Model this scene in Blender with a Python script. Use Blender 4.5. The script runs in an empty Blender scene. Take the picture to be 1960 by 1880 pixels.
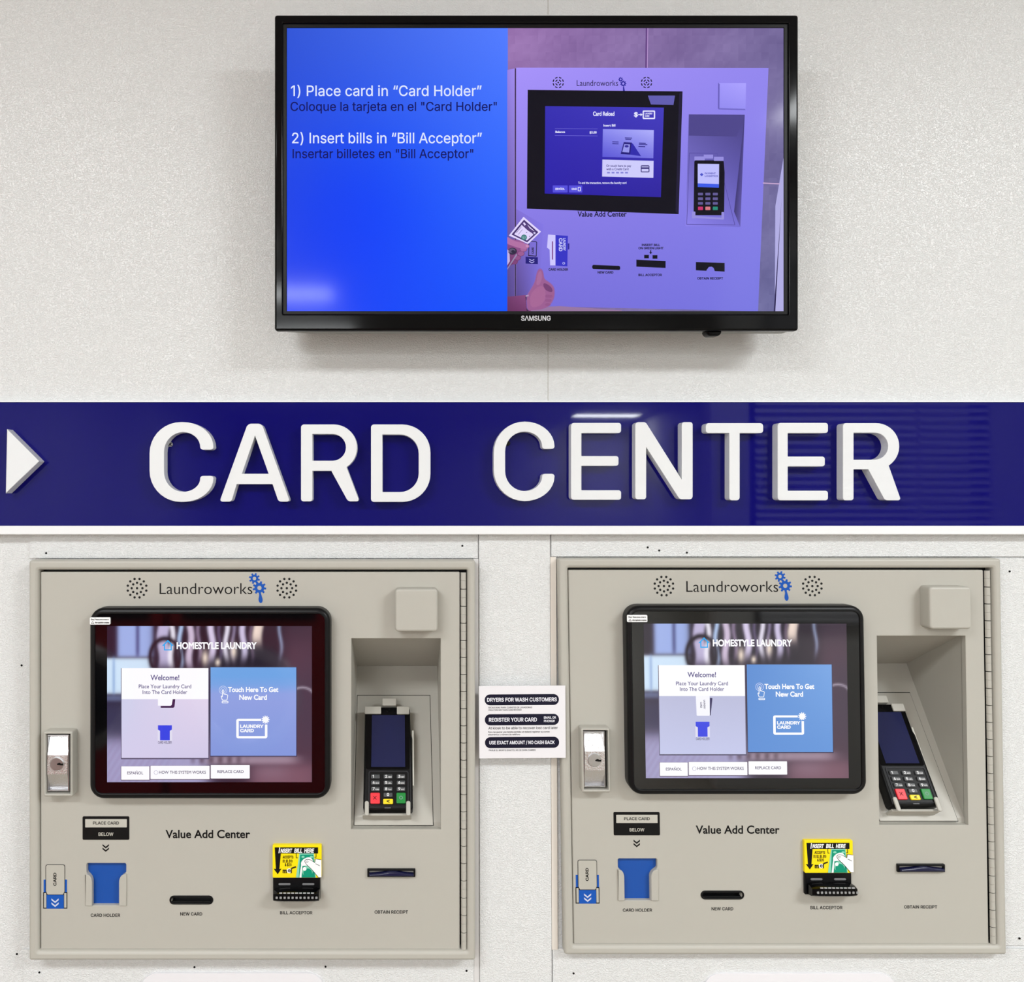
import bpy, bmesh, math, random
from mathutils import Vector
from mathutils.geometry import tessellate_polygon, delaunay_2d_cdt

# ------------------------------------------------------------------ camera, world, lights
SC = bpy.context.scene
COL = SC.collection
FOC, CX, CY, PITCH = 1650.0, 780.0, 895.0, math.radians(1.4)
EYE = Vector((0.0, -1.32, 1.55))
cam_d = bpy.data.cameras.new('camera')
cam_d.sensor_width = 36.0
cam_d.lens = FOC / 1960.0 * 36.0
cam_d.shift_x = (980.0 - CX) / 1960.0
cam_d.shift_y = (CY - 940.0) / 1960.0
cam_d.clip_start = 0.02
cam = bpy.data.objects.new('camera', cam_d)
cam.location = EYE
cam.rotation_euler = (math.pi / 2 + PITCH, 0, 0)
COL.objects.link(cam)
SC.camera = cam

SC.view_settings.view_transform = 'Standard'
SC.view_settings.look = 'None'
SC.view_settings.exposure = 0.0
SC.view_settings.gamma = 1.0
SC.view_settings.use_curve_mapping = False

world = bpy.data.worlds.new('daylight')
SC.world = world
world.use_nodes = True
world.node_tree.nodes['Background'].inputs[0].default_value = (0.80, 0.88, 1.0, 1)
world.node_tree.nodes['Background'].inputs[1].default_value = 0.5

CEIL = 2.95
LAMPS = [(-1.30, -2.15, 50), (2.05, -2.15, 82), (-1.55, -4.7, 100), (2.90, -4.9, 60),
         (-1.30, -7.15, 120), (-1.30, -10.4, 120), (3.60, -14.3, 170)]
for (lx, ly, lp) in LAMPS:
    ld = bpy.data.lights.new('tube_light', 'AREA')
    ld.shape = 'RECTANGLE'; ld.size = 1.16; ld.size_y = 0.5
    ld.energy = lp; ld.color = (0.95, 0.985, 1.0)
    lo = bpy.data.objects.new('tube_light', ld)
    lo.location = (lx, ly, CEIL - 0.082)
    COL.objects.link(lo)

# ------------------------------------------------------------------ helpers
def lin(c):
    c = c / 255.0
    return c / 12.92 if c <= 0.04045 else ((c + 0.055) / 1.055) ** 2.4
def srgb(c):
    return (lin(c[0]), lin(c[1]), lin(c[2]), 1.0)

_MATS = {}
def mat(name, color=(200, 200, 200), rough=0.5, metal=0.0, spec=0.5, coat=0.0, bump=None):
    if name in _MATS:
        return _MATS[name]
    m = bpy.data.materials.new(name)
    m.use_nodes = True
    nt = m.node_tree
    b = nt.nodes['Principled BSDF']
    b.inputs['Base Color'].default_value = srgb(color)
    b.inputs['Roughness'].default_value = rough
    b.inputs['Metallic'].default_value = metal
    b.inputs['Specular IOR Level'].default_value = spec
    b.inputs['Coat Weight'].default_value = coat
    if bump:
        kind, scale, stretch, strength, dist = bump
        tc = nt.nodes.new('ShaderNodeTexCoord')
        mp = nt.nodes.new('ShaderNodeMapping')
        mp.inputs['Scale'].default_value = stretch
        nt.links.new(tc.outputs['Object'], mp.inputs['Vector'])
        if kind == 'pebble':
            n1 = nt.nodes.new('ShaderNodeTexNoise')
            n1.inputs['Scale'].default_value = scale
            n1.inputs['Detail'].default_value = 1.5
            n1.inputs['Distortion'].default_value = 0.9
            nt.links.new(mp.outputs[0], n1.inputs['Vector'])
            rp = nt.nodes.new('ShaderNodeMapRange')
            rp.interpolation_type = 'SMOOTHSTEP'
            rp.inputs['From Min'].default_value = 0.42
            rp.inputs['From Max'].default_value = 0.66
            nt.links.new(n1.outputs['Fac'], rp.inputs['Value'])
            h = rp.outputs['Result']
        else:
            n1 = nt.nodes.new('ShaderNodeTexNoise')
            n1.inputs['Scale'].default_value = scale
            n1.inputs['Detail'].default_value = 2.0
            nt.links.new(mp.outputs[0], n1.inputs['Vector'])
            h = n1.outputs['Fac']
        bp = nt.nodes.new('ShaderNodeBump')
        bp.inputs['Strength'].default_value = strength
        bp.inputs['Distance'].default_value = dist
        nt.links.new(h, bp.inputs['Height'])
        nt.links.new(bp.outputs[0], b.inputs['Normal'])
    _MATS[name] = m
    return m

def ink(c, rough=0.45):
    return mat('ink_%02x%02x%02x_%d' % (c[0], c[1], c[2], int(rough * 100)), c, rough, spec=0.22)

def screen_mat(name, strength, rough, spec):
    if name in _MATS:
        return _MATS[name]
    m = bpy.data.materials.new(name)
    m.use_nodes = True
    nt = m.node_tree
    b = nt.nodes['Principled BSDF']
    b.inputs['Base Color'].default_value = (0.004, 0.004, 0.005, 1)
    b.inputs['Roughness'].default_value = rough
    b.inputs['Specular IOR Level'].default_value = spec
    a = nt.nodes.new('ShaderNodeVertexColor')
    a.layer_name = 'picture'
    nt.links.new(a.outputs['Color'], b.inputs['Emission Color'])
    b.inputs['Emission Strength'].default_value = strength
    _MATS[name] = m
    return m

def ray(px, py):
    xc, yc = (px - CX) / FOC, (CY - py) / FOC
    c, s = math.cos(PITCH), math.sin(PITCH)
    return Vector((xc, c - yc * s, s + yc * c))
def at(px, py, y=0.0):
    d = ray(px, py)
    return EYE + d * ((y - EYE.y) / d.y)

class Plane:
    """A working plane: O + u U + v V + n N.  px() finds where a measured point of the photo lies on it."""
    def __init__(s, O, V=(0, 0, 1), shift=(0, 0, 0)):
        s.O = Vector(O); s.U = Vector((1, 0, 0)); s.V = Vector(V).normalized()
        s.N = s.U.cross(s.V); s.shift = Vector(shift); s.pre = None
    def uv(s, px, py, n=0.0):
        if s.pre:
            px, py = s.pre(px, py)
        d = ray(px, py)
        P0 = s.O + s.N * n
        t = (P0 - EYE).dot(s.N) / d.dot(s.N)
        q = EYE + d * t - s.O
        return (q.dot(s.U), q.dot(s.V))
    def W(s, u, v, n):
        return s.O + s.U * u + s.V * v + s.N * n + s.shift
    def uvs(s, pts, n):
        return [s.uv(p[0], p[1], n) for p in pts]

def area(p):
    return 0.5 * sum(p[i][0] * p[(i + 1) % len(p)][1] - p[(i + 1) % len(p)][0] * p[i][1] for i in range(len(p)))
def ccw(p):
    return p if area(p) > 0 else p[::-1]
def cw(p):
    return p if area(p) < 0 else p[::-1]
def inset(p, d):
    """Move every edge of a counter-clockwise outline inward by d (mitred)."""
    if abs(d) < 1e-9:
        return list(p)
    n = len(p); out = []
    for i in range(n):
        a, b, c = p[i - 1], p[i], p[(i + 1) % n]
        e1 = (b[0] - a[0], b[1] - a[1]); e2 = (c[0] - b[0], c[1] - b[1])
        l1 = math.hypot(*e1) or 1e-12; l2 = math.hypot(*e2) or 1e-12
        n1 = (-e1[1] / l1, e1[0] / l1); n2 = (-e2[1] / l2, e2[0] / l2)
        k = max(0.35, 1 + n1[0] * n2[0] + n1[1] * n2[1])
        out.append((b[0] + (n1[0] + n2[0]) / k * d, b[1] + (n1[1] + n2[1]) / k * d))
    return out

def rp(pts, seg=6):
    """Polygon whose corners (x, y, r) are rounded off by r."""
    out = []; n = len(pts)
    for i in range(n):
        p = pts[i]; r = p[2] if len(p) > 2 else 0
        if r <= 0:
            out.append((p[0], p[1])); continue
        a, c = pts[i - 1], pts[(i + 1) % n]
        la = math.hypot(a[0] - p[0], a[1] - p[1]); lc = math.hypot(c[0] - p[0], c[1] - p[1])
        rA, rC = (a[2] if len(a) > 2 else 0), (c[2] if len(c) > 2 else 0)
        ra, rc = min(r, la * r / max(r + rA, 1e-9)) if r + rA > la else r, min(r, lc * r / max(r + rC, 1e-9)) if r + rC > lc else r
        A = (p[0] + (a[0] - p[0]) / la * ra, p[1] + (a[1] - p[1]) / la * ra)
        C = (p[0] + (c[0] - p[0]) / lc * rc, p[1] + (c[1] - p[1]) / lc * rc)
        h = 0.5523
        A2 = (A[0] + (p[0] - A[0]) * h, A[1] + (p[1] - A[1]) * h)
        C2 = (C[0] + (p[0] - C[0]) * h, C[1] + (p[1] - C[1]) * h)
        for k in range(seg + 1):
            t = k / seg; q = 1 - t
            out.append(tuple(A[j] * q ** 3 + A2[j] * 3 * t * q * q + C2[j] * 3 * t * t * q + C[j] * t ** 3 for j in (0, 1)))
    return out
def rect(x0, y0, x1, y1, r=0, seg=5):
    return rp([(x0, y0, r), (x1, y0, r), (x1, y1, r), (x0, y1, r)], seg)
def circ(cx, cy, r, n=24, ry=None):
    return [(cx + r * math.cos(2 * math.pi * k / n), cy + (ry or r) * math.sin(2 * math.pi * k / n)) for k in range(n)]
def gear(cx, cy, ro, ri, teeth, ph=0.0):
    out = []
    for k in range(teeth):
        for (f, r) in ((-.30, ri), (-.20, ro), (.20, ro), (.30, ri)):
            a = 2 * math.pi * (k + f) / teeth + ph
            out.append((cx + r * math.cos(a), cy + r * math.sin(a)))
    return out
def stroke(a, b, w):
    dx, dy = b[0] - a[0], b[1] - a[1]; l = math.hypot(dx, dy) or 1; nx, ny = -dy / l * w / 2, dx / l * w / 2
    return [(a[0] + nx, a[1] + ny), (b[0] + nx, b[1] + ny), (b[0] - nx, b[1] - ny), (a[0] - nx, a[1] - ny)]

# outlines of the two alphabets used for the writing (advance, then closed contours)
GLYPHS = {
 'I': {
  'Λ': (960, [[14,0,410,1000,550,1000,946,0,810,0,480,850,150,0]]),
  'A': (943, [[32,0,396,1000,542,1000,910,0,776,0,564,594,518,732,456,940,482,940,418,728,374,594,166,0],[216,278,216,390,726,390,726,278]]),
  'B': (897, [[118,0,118,1000,474,1000,568,990,646,964,706,922,748,868,774,804,782,734,776,676,760,628,734,590,700,562,660,540,618,524,618,514,666,506,714,482,756,446,790,398,814,340,820,268,812,196,786,130,742,76,676,34,592,8,484,0],[244,112,480,112,580,122,648,156,686,206,698,268,692,316,672,360,642,398,600,428,548,446,488,454,244,454],[244,560,468,560,520,566,566,582,604,608,634,642,654,682,660,732,648,792,614,842,556,876,472,888,244,888]]),
  'C': (1003, [[526,-14,402,2,294,48,204,124,136,226,94,352,78,498,94,646,136,772,204,874,294,950,402,998,526,1012,598,1008,668,990,732,964,790,926,840,878,880,822,910,758,930,684,802,684,788,732,764,776,736,812,702,842,662,866,620,882,574,892,526,896,438,884,360,850,296,792,246,714,214,616,202,498,214,382,246,284,296,206,360,150,438,116,526,104,574,106,620,118,662,134,702,158,736,188,764,224,788,266,802,314,930,314,910,242,880,178,840,122,790,74,734,36,668,8,600,-8]]),
  'D': (987, [[430,0,188,0,188,112,422,112,534,124,624,158,694,216,744,292,774,388,784,502,774,614,744,708,696,784,628,842,540,876,434,888,182,888,182,1000,442,1000,578,984,692,940,756,894,810,838,852,768,894,646,906,502,892,356,852,232,808,164,754,106,688,60,570,14],[244,1000,244,0,118,0,118,1000]]),
  'E': (823, [[118,0,118,1000,732,1000,732,888,244,888,244,562,698,562,698,450,244,450,244,112,738,112,738,0]]),
  'F': (806, [[118,0,118,1000,726,1000,726,888,244,888,244,546,680,546,680,434,244,434,244,0]]),
  'G': (1023, [[528,-14,402,2,294,48,204,124,136,226,92,352,78,498,92,646,136,772,202,874,292,950,400,998,520,1012,596,1008,668,990,734,960,792,922,842,874,882,818,912,754,932,684,802,684,784,732,760,772,732,808,700,838,662,864,620,882,572,892,520,896,436,884,360,850,294,792,246,714,214,616,202,498,214,382,246,284,296,206,362,150,440,116,528,104,608,112,678,140,734,182,778,242,806,314,814,398,854,390,556,390,556,502,940,502,940,392,926,278,886,178,822,96,740,36,640,-2]]),
  'H': (1016, [[118,0,118,1000,244,1000,244,568,770,568,770,1000,898,1000,898,0,770,0,770,456,244,456,244,0]]),
  'I': (362, [[118,0,118,1000,244,1000,244,0]]),
  'J': (779, [[364,-14,280,-6,208,20,148,64,102,124,74,196,64,286,64,340,192,340,192,286,204,204,238,146,294,110,364,98,432,110,486,146,522,204,534,286,534,1000,660,1000,660,286,652,196,624,124,578,64,518,20,446,-6]]),
  'K': (917, [[204,286,204,424,272,512,342,596,416,676,714,1000,880,1000,454,542,448,542],[118,0,118,1000,244,1000,244,656,244,442,244,380,244,0],[732,0,368,508,448,608,882,0]]),
  'L': (772, [[118,0,118,1000,244,1000,244,112,710,112,710,0]]),
  'M': (1235, [[118,0,118,1000,298,1000,544,368,564,312,588,240,612,164,632,96,604,96,624,162,648,238,672,310,692,368,936,1000,1116,1000,1116,0,990,0,990,572,992,642,992,724,994,812,996,898,1008,898,978,804,946,712,918,632,896,572,672,0,562,0,334,572,312,630,284,710,254,800,220,898,234,898,236,818,238,730,238,646,240,572,240,0]]),
  'N': (1029, [[118,0,118,1000,268,1000,674,358,712,296,762,210,812,108,796,104,788,212,784,308,784,382,784,1000,910,1000,910,0,760,0,396,570,348,650,290,748,210,888,234,892,240,754,244,644,246,572,246,0]]),
  'O': (1048, [[524,-14,402,2,296,48,206,124,136,226,94,352,78,498,94,646,136,772,206,874,296,950,402,998,524,1012,646,998,754,950,844,874,912,772,954,646,968,498,954,352,912,226,844,124,754,48,646,2],[524,104,610,114,686,148,752,204,802,282,834,382,846,498,834,618,802,716,752,794,686,850,610,884,524,896,438,884,362,850,296,794,246,716,214,618,202,498,214,382,246,284,296,206,362,150,438,114]]),
  'P': (874, [[118,0,118,1000,462,1000,568,990,652,958,718,908,766,844,794,768,802,682,794,598,766,522,718,456,652,406,568,376,462,364,214,364,214,476,456,476,528,482,584,502,626,534,654,576,672,626,676,682,672,740,654,788,626,830,584,862,526,882,456,888,244,888,244,0]]),
  'Q': (1048, [[482,312,614,312,726,166,754,128,920,-94,788,-94,678,52,650,90],[524,-14,402,2,296,48,206,124,136,226,94,352,78,498,94,646,136,772,206,874,296,950,402,998,524,1012,646,998,754,950,844,874,912,772,954,646,968,498,954,352,912,226,844,124,754,48,646,2],[524,104,610,114,686,148,752,204,802,282,834,382,846,498,834,618,802,716,752,794,686,850,610,884,524,896,438,884,362,850,296,794,246,716,214,618,202,498,214,382,246,284,296,206,362,150,438,114]]),
  'R': (883, [[118,0,118,1000,464,1000,568,990,654,960,720,912,766,850,794,776,804,692,794,606,766,534,720,472,654,426,568,398,464,388,188,388,188,500,458,500,530,506,584,524,626,552,656,590,672,636,678,692,672,748,656,796,626,834,584,864,528,882,458,888,244,888,244,0],[694,0,452,450,594,450,840,0]]),
  'S': (878, [[440,-18,338,-10,250,18,178,60,126,118,90,188,74,268,204,268,216,216,242,172,280,138,326,114,380,100,440,96,504,102,562,118,610,144,648,180,670,224,678,274,672,316,652,352,622,378,582,402,480,436,360,470,250,512,168,568,132,614,110,670,102,732,112,810,146,880,200,936,270,978,352,1004,446,1012,540,1004,620,978,688,936,740,882,774,816,788,742,662,742,642,810,594,860,526,890,442,900,382,896,328,880,284,854,252,822,232,782,226,738,234,692,256,656,292,626,332,606,416,576,518,548,612,518,660,496,704,466,744,432,776,388,796,336,802,272,792,194,760,124,706,66,636,20,546,-8]]),
  'T': (882, [[62,888,62,1000,818,1000,818,888,504,888,504,0,378,0,378,888]]),
  'U': (1017, [[508,-16,398,-6,302,30,224,84,166,156,130,242,118,340,118,1000,244,1000,244,350,252,282,276,222,314,172,368,134,432,108,508,100,584,108,650,134,702,172,740,222,764,282,772,350,772,1000,898,1000,898,340,886,242,850,156,792,84,714,30,618,-6]]),
  'V': (943, [[400,0,32,1000,166,1000,378,404,422,270,486,60,460,60,524,270,568,404,776,1000,910,1000,546,0]]),
  'W': (1349, [[304,0,32,1000,162,1000,320,384,344,286,366,184,386,78,372,78,392,184,414,286,440,384,602,1000,746,1000,906,384,932,286,956,184,976,78,960,78,980,184,1002,286,1028,384,1186,1000,1316,1000,1042,0,894,0,722,634,690,768,660,934,686,934,658,776,624,634,452,0]]),
  'X': (932, [[36,0,426,558,426,464,58,1000,204,1000,350,786,400,710,438,646,478,574,456,574,494,646,534,710,586,786,734,1000,876,1000,508,470,508,564,896,0,750,0,574,254,528,324,490,384,452,454,480,454,442,386,404,326,356,254,180,0]]),
  'Y': (928, [[400,0,400,408,32,1000,178,1000,378,676,436,574,490,452,440,452,494,576,550,676,748,1000,894,1000,526,408,526,0]]),
  'Z': (862, [[82,0,82,90,538,756,602,846,670,934,684,892,560,888,438,888,78,888,78,1000,780,1000,780,906,332,252,262,158,190,64,176,106,298,110,420,112,784,112,784,0]]),
  'a': (765, [[314,-18,246,-10,186,10,134,42,94,88,68,144,60,212,66,270,84,316,114,352,152,380,196,400,246,414,350,432,458,446,496,452,520,462,536,476,542,500,542,504,536,546,524,582,502,612,470,632,432,646,384,650,334,646,292,634,258,614,230,590,210,564,196,538,80,572,112,632,154,680,204,714,260,738,320,750,380,756,470,746,516,730,562,708,602,674,634,630,654,570,662,494,662,0,544,0,544,102,536,102,494,48,464,22,422,2,374,-12],[334,88,396,96,448,114,488,144,518,182,536,226,542,270,542,372,510,358,454,346,394,336,344,330,264,312,230,296,202,274,186,244,180,206,184,170,200,142,224,118,254,102,292,92]]),
  'b': (834, [[450,-16,388,-10,338,6,300,32,270,60,232,114,220,114,220,0,102,0,102,1000,222,1000,222,628,232,628,270,680,298,708,336,732,386,750,450,756,538,744,614,708,678,652,726,574,756,480,766,370,756,260,726,166,678,88,616,32,538,-4],[432,92,496,100,548,128,590,172,620,228,638,296,644,372,638,446,620,512,590,568,550,612,496,638,432,648,368,640,316,612,276,572,246,516,228,450,220,372,228,294,246,226,276,170,318,128,370,100]]),
  'c': (778, [[406,-16,312,-4,230,32,160,90,110,166,78,260,66,368,78,478,110,572,160,648,230,706,312,744,406,756,460,752,510,740,558,724,600,700,636,668,668,632,692,590,710,544,594,514,570,568,530,610,476,638,406,648,340,638,284,610,242,564,212,508,194,440,188,368,194,296,212,230,242,174,284,130,340,100,406,90,476,100,532,130,572,174,598,230,712,200,696,152,670,110,638,72,602,42,558,16,512,-2,460,-12]]),
  'd': (834, [[384,-16,296,-4,218,32,154,88,106,166,76,260,66,370,76,480,108,574,156,652,220,708,296,744,384,756,448,750,496,732,536,708,564,680,602,628,610,628,610,1000,730,1000,730,0,614,0,614,114,602,114,564,60,534,32,496,6,446,-10],[402,92,464,100,516,128,558,170,588,226,606,294,612,372,606,450,588,516,558,572,518,612,464,640,402,648,336,638,284,612,242,568,212,512,194,446,188,372,194,296,212,228,242,172,284,128,338,100]]),
  'e': (794, [[416,-16,316,-4,230,32,160,90,108,166,78,260,66,366,78,474,108,568,158,646,226,706,308,742,402,756,464,750,522,734,578,708,628,670,670,618,702,554,722,474,730,380,730,332,146,332,146,434,664,434,608,396,602,466,584,528,556,578,516,616,464,640,402,648,340,640,288,616,244,578,214,530,194,474,188,414,188,348,196,272,216,208,250,158,296,120,352,98,416,90,460,94,498,104,532,120,560,142,584,172,600,206,716,178,694,124,658,76,612,38,554,8,490,-10]]),
  'f': (499, [[448,746,448,642,12,642,12,746],[158,0,158,848,166,906,188,954,222,992,266,1020,316,1036,368,1042,436,1036,476,1024,446,920,422,928,382,932,336,924,302,904,284,870,278,822,278,0]]),
  'g': (836, [[406,-296,330,-292,262,-274,206,-250,162,-216,126,-178,98,-136,198,-80,238,-130,266,-154,302,-174,348,-188,406,-192,488,-180,554,-148,586,-114,606,-68,612,-12,612,134,602,134,562,82,534,54,496,30,446,14,382,8,298,20,220,52,156,104,108,176,76,268,66,376,76,484,108,576,156,652,220,708,298,744,384,756,448,750,498,732,536,708,566,680,604,626,614,626,614,746,732,746,732,-18,720,-106,688,-178,636,-230,570,-268,492,-290],[402,116,466,124,518,148,558,186,590,238,608,302,614,378,608,454,590,518,560,572,518,614,466,640,402,648,338,638,284,612,242,570,212,516,194,450,188,378,194,304,214,240,244,188,286,148,338,124]]),
  'h': (806, [[222,446,222,0,102,0,102,1000,222,1000,222,564,200,564,242,652,298,712,368,744,446,756,518,748,580,724,630,684,670,630,694,560,702,472,702,0,582,0,582,462,570,540,536,598,482,634,412,646,362,640,316,624,278,594,248,556,230,506]]),
  'i': (328, [[102,0,102,746,222,746,222,0],[164,870,132,876,106,894,86,918,80,950,86,980,106,1006,132,1024,164,1030,196,1024,224,1006,242,980,248,950,242,918,224,894,196,876]]),
  'j': (328, [[102,746,222,746,222,-60,218,-124,200,-178,168,-222,126,-254,72,-274,6,-282,-20,-282,-20,-170,4,-170,48,-164,80,-142,96,-106,102,-58],[164,870,132,876,104,894,86,918,80,950,86,980,104,1006,132,1024,164,1030,196,1024,222,1006,242,980,248,950,242,918,222,894,196,876]]),
  'k': (748, [[216,268,216,416,236,416,558,746,708,746,362,392,348,392],[102,0,102,1000,222,1000,222,0],[578,0,290,364,376,450,732,0]]),
  'l': (331, [[102,0,102,1000,222,1000,222,0]]),
  'm': (1199, [[102,0,102,746,220,746,220,580,210,580,230,634,260,680,296,714,338,738,384,754,430,758,506,746,564,708,606,652,630,578,614,578,632,630,662,674,702,710,748,736,800,754,858,758,920,752,976,730,1024,694,1062,646,1086,580,1094,500,1094,0,974,0,974,498,962,568,928,614,880,640,822,650,776,644,736,628,702,602,678,570,664,530,658,486,658,0,538,0,538,510,528,566,496,610,450,640,392,650,350,644,310,628,274,604,246,568,228,522,222,468,222,0]]),
  'n': (805, [[222,446,222,0,102,0,102,746,218,746,220,564,200,564,242,652,298,712,368,744,446,756,518,748,580,724,630,684,668,630,694,560,702,472,702,0,582,0,582,462,570,540,536,598,482,634,412,646,362,640,316,624,278,594,248,556,230,506]]),
  'o': (816, [[406,-16,312,-4,230,32,160,90,110,166,78,260,66,368,78,478,110,572,160,648,230,706,312,744,406,756,504,744,586,706,654,648,706,572,738,478,748,368,738,260,706,166,654,90,586,32,504,-4],[406,90,476,100,530,130,574,174,604,230,622,296,628,368,622,440,604,506,574,564,530,610,476,638,406,648,340,638,284,610,242,564,212,508,194,440,188,368,194,296,212,230,242,174,284,130,340,100]]),
  'p': (834, [[102,-282,102,746,220,746,220,628,232,628,270,680,298,708,336,732,386,750,450,756,538,744,614,708,678,652,726,574,756,480,766,370,756,260,726,166,678,88,616,32,538,-4,450,-16,388,-10,338,6,300,32,270,60,232,114,222,114,222,-282],[432,92,496,100,548,128,590,172,620,228,638,296,644,372,638,446,620,512,590,568,550,612,496,638,432,648,368,640,316,612,276,572,246,516,228,450,220,372,228,294,246,226,276,170,318,128,370,100]]),
  'q': (834, [[730,-282,610,-282,610,114,602,114,564,60,534,32,496,6,446,-10,384,-16,296,-4,218,32,154,88,106,166,76,260,66,370,76,480,108,574,156,652,220,708,296,744,384,756,448,750,496,732,536,708,564,680,602,628,614,628,614,746,730,746],[402,92,464,100,516,128,558,170,588,226,606,294,612,372,606,450,588,516,558,572,518,612,464,640,402,648,336,638,284,612,242,568,212,512,194,446,188,372,194,296,212,228,242,172,284,128,338,100]]),
  'r': (509, [[102,0,102,746,218,746,218,630,226,630,254,682,300,722,354,748,418,756,450,756,478,754,478,634,452,638,406,640,356,634,312,618,276,592,246,556,228,514,222,466,222,0]]),
  's': (717, [[358,-16,284,-10,220,6,166,34,120,74,88,124,70,184,184,208,206,156,244,118,294,96,356,88,426,98,480,122,514,158,526,202,520,238,498,266,464,288,416,304,292,334,204,364,142,408,104,466,92,538,100,598,128,652,170,694,226,728,292,748,368,756,438,750,498,732,548,704,588,666,616,622,636,570,526,544,508,584,476,620,430,644,368,654,306,646,256,622,224,588,212,544,220,506,244,478,282,456,338,438,450,410,540,380,602,336,638,280,650,208,642,146,614,92,570,46,510,12,438,-10]]),
  't': (447, [[400,746,400,642,12,642,12,746],[128,926,248,926,248,192,252,150,266,120,294,104,334,98,364,100,396,104,418,2,376,-6,330,-8,244,4,180,42,140,102,128,182]]),
  'u': (806, [[358,-10,288,-2,226,20,174,60,136,114,110,186,102,272,102,746,222,746,222,282,234,206,268,146,322,110,392,98,444,104,490,122,528,150,556,190,576,240,582,300,582,746,702,746,702,0,586,0,586,180,604,180,562,92,504,32,436,0]]),
  'v': (765, [[318,0,34,746,166,746,324,304,366,170,404,40,362,40,398,170,440,304,598,746,730,746,444,0]]),
  'w': (1115, [[270,0,44,746,170,746,262,420,302,268,344,80,324,80,364,264,404,420,494,746,622,746,710,420,750,266,790,80,768,80,812,266,852,420,944,746,1070,746,844,0,724,0,626,338,598,442,570,550,544,664,570,664,544,550,516,442,486,338,390,0]]),
  'x': (744, [[40,0,336,428,336,336,56,746,196,746,290,600,352,498,406,404,344,404,398,498,458,600,554,746,690,746,410,332,410,420,702,0,564,0,454,168,392,266,340,356,402,356,350,266,290,168,180,0]]),
  'y': (765, [[92,-272,120,-168,140,-172,174,-178,204,-176,230,-166,256,-146,278,-114,296,-70,318,-4,34,746,166,746,324,304,366,170,404,40,360,40,398,170,440,304,600,746,730,746,400,-114,376,-168,346,-210,312,-244,274,-268,230,-282,180,-286,126,-282]]),
  'z': (748, [[82,0,82,90,498,628,498,634,94,634,94,746,654,746,654,650,248,118,248,110,666,110,666,0]]),
  '0': (891, [[446,-14,342,2,254,46,186,122,134,222,104,348,94,498,104,648,136,776,186,878,256,952,342,998,446,1012,548,998,634,952,704,878,754,776,786,648,796,498,786,348,754,222,704,122,636,46,548,2],[446,96,512,108,570,144,616,202,648,282,668,382,676,498,668,618,648,716,616,796,570,854,512,890,446,902,376,890,320,854,274,796,242,716,222,618,214,498,222,382,242,282,274,202,320,144,376,108]]),
  '1': (720, [[542,1000,542,0,416,0,416,880,410,880,168,702,168,838,390,1000]]),
  '2': (891, [[126,0,126,92,460,450,554,554,586,600,610,642,624,684,630,730,622,780,604,822,574,856,536,882,490,898,440,902,384,896,338,880,300,850,272,812,254,766,250,710,128,710,138,796,168,868,218,930,280,976,356,1004,442,1012,526,1004,600,976,662,932,710,874,738,808,748,732,744,676,728,624,702,568,660,508,524,352,300,118,300,110,764,110,764,0]]),
  '3': (891, [[428,-14,340,-6,260,18,192,58,138,112,102,180,86,258,214,258,226,210,248,170,282,138,324,116,374,102,430,98,488,102,540,118,584,146,618,182,640,228,646,284,640,336,620,386,588,426,540,458,476,480,394,486,308,486,308,588,566,880,566,888,136,888,136,1000,732,1000,732,904,414,546,414,568,518,566,606,542,676,498,728,436,762,364,772,284,760,202,728,130,676,70,606,24,522,-4]]),
  '4': (891, [[78,206,78,310,484,1000,610,1000,212,326,212,318,812,318,812,206],[554,0,554,238,554,286,554,624,674,624,674,0]]),
  '5': (891, [[434,-14,350,-6,274,22,212,64,162,118,130,182,116,256,240,256,250,212,270,174,302,142,340,118,384,102,434,98,492,104,542,126,584,160,616,204,638,258,644,318,636,380,616,434,582,480,540,514,488,536,428,544,378,540,328,528,284,508,252,482,132,496,188,1000,720,1000,720,888,296,888,262,592,268,592,304,618,348,638,398,650,450,656,516,648,578,630,632,600,678,560,716,510,744,454,762,390,768,320,758,228,724,148,674,80,606,30,526,-4]]),
  '6': (891, [[444,-14,356,-4,280,28,214,78,166,146,134,226,124,318,132,392,156,470,200,560,270,668,496,1000,632,1000,296,512,286,512,302,540,324,564,352,586,384,602,420,614,462,616,546,608,620,578,680,532,726,470,754,396,764,308,754,220,722,142,674,78,608,28,532,-4],[444,94,500,102,548,122,586,156,618,198,636,250,644,308,636,368,618,418,586,462,548,494,500,514,444,520,390,514,342,494,302,462,270,420,252,370,246,310,252,252,270,200,302,156,342,122,390,102]]),
  '7': (891, [[190,0,636,880,636,888,122,888,122,1000,768,1000,768,882,324,0]]),
  '8': (891, [[444,-14,350,-4,266,22,198,64,146,120,112,188,102,266,108,326,128,384,158,432,198,474,246,504,300,520,300,524,234,554,182,604,148,672,138,748,148,820,178,884,224,938,286,978,360,1004,444,1012,528,1004,602,978,662,938,710,884,740,820,750,748,738,672,706,604,654,554,590,524,590,520,642,504,690,474,730,432,760,384,780,326,788,266,776,188,744,120,692,64,622,22,540,-4],[444,96,506,102,560,118,602,144,634,180,654,222,662,272,654,324,634,370,600,408,556,438,504,456,444,462,384,456,332,438,288,408,254,370,234,324,226,272,232,222,252,180,284,144,328,118,382,102],[444,568,494,574,538,590,576,616,604,650,622,690,628,738,622,784,604,826,576,858,540,884,496,898,444,904,392,898,348,884,312,858,284,826,266,784,260,738,266,690,284,650,312,616,348,590,394,574]]),
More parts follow.
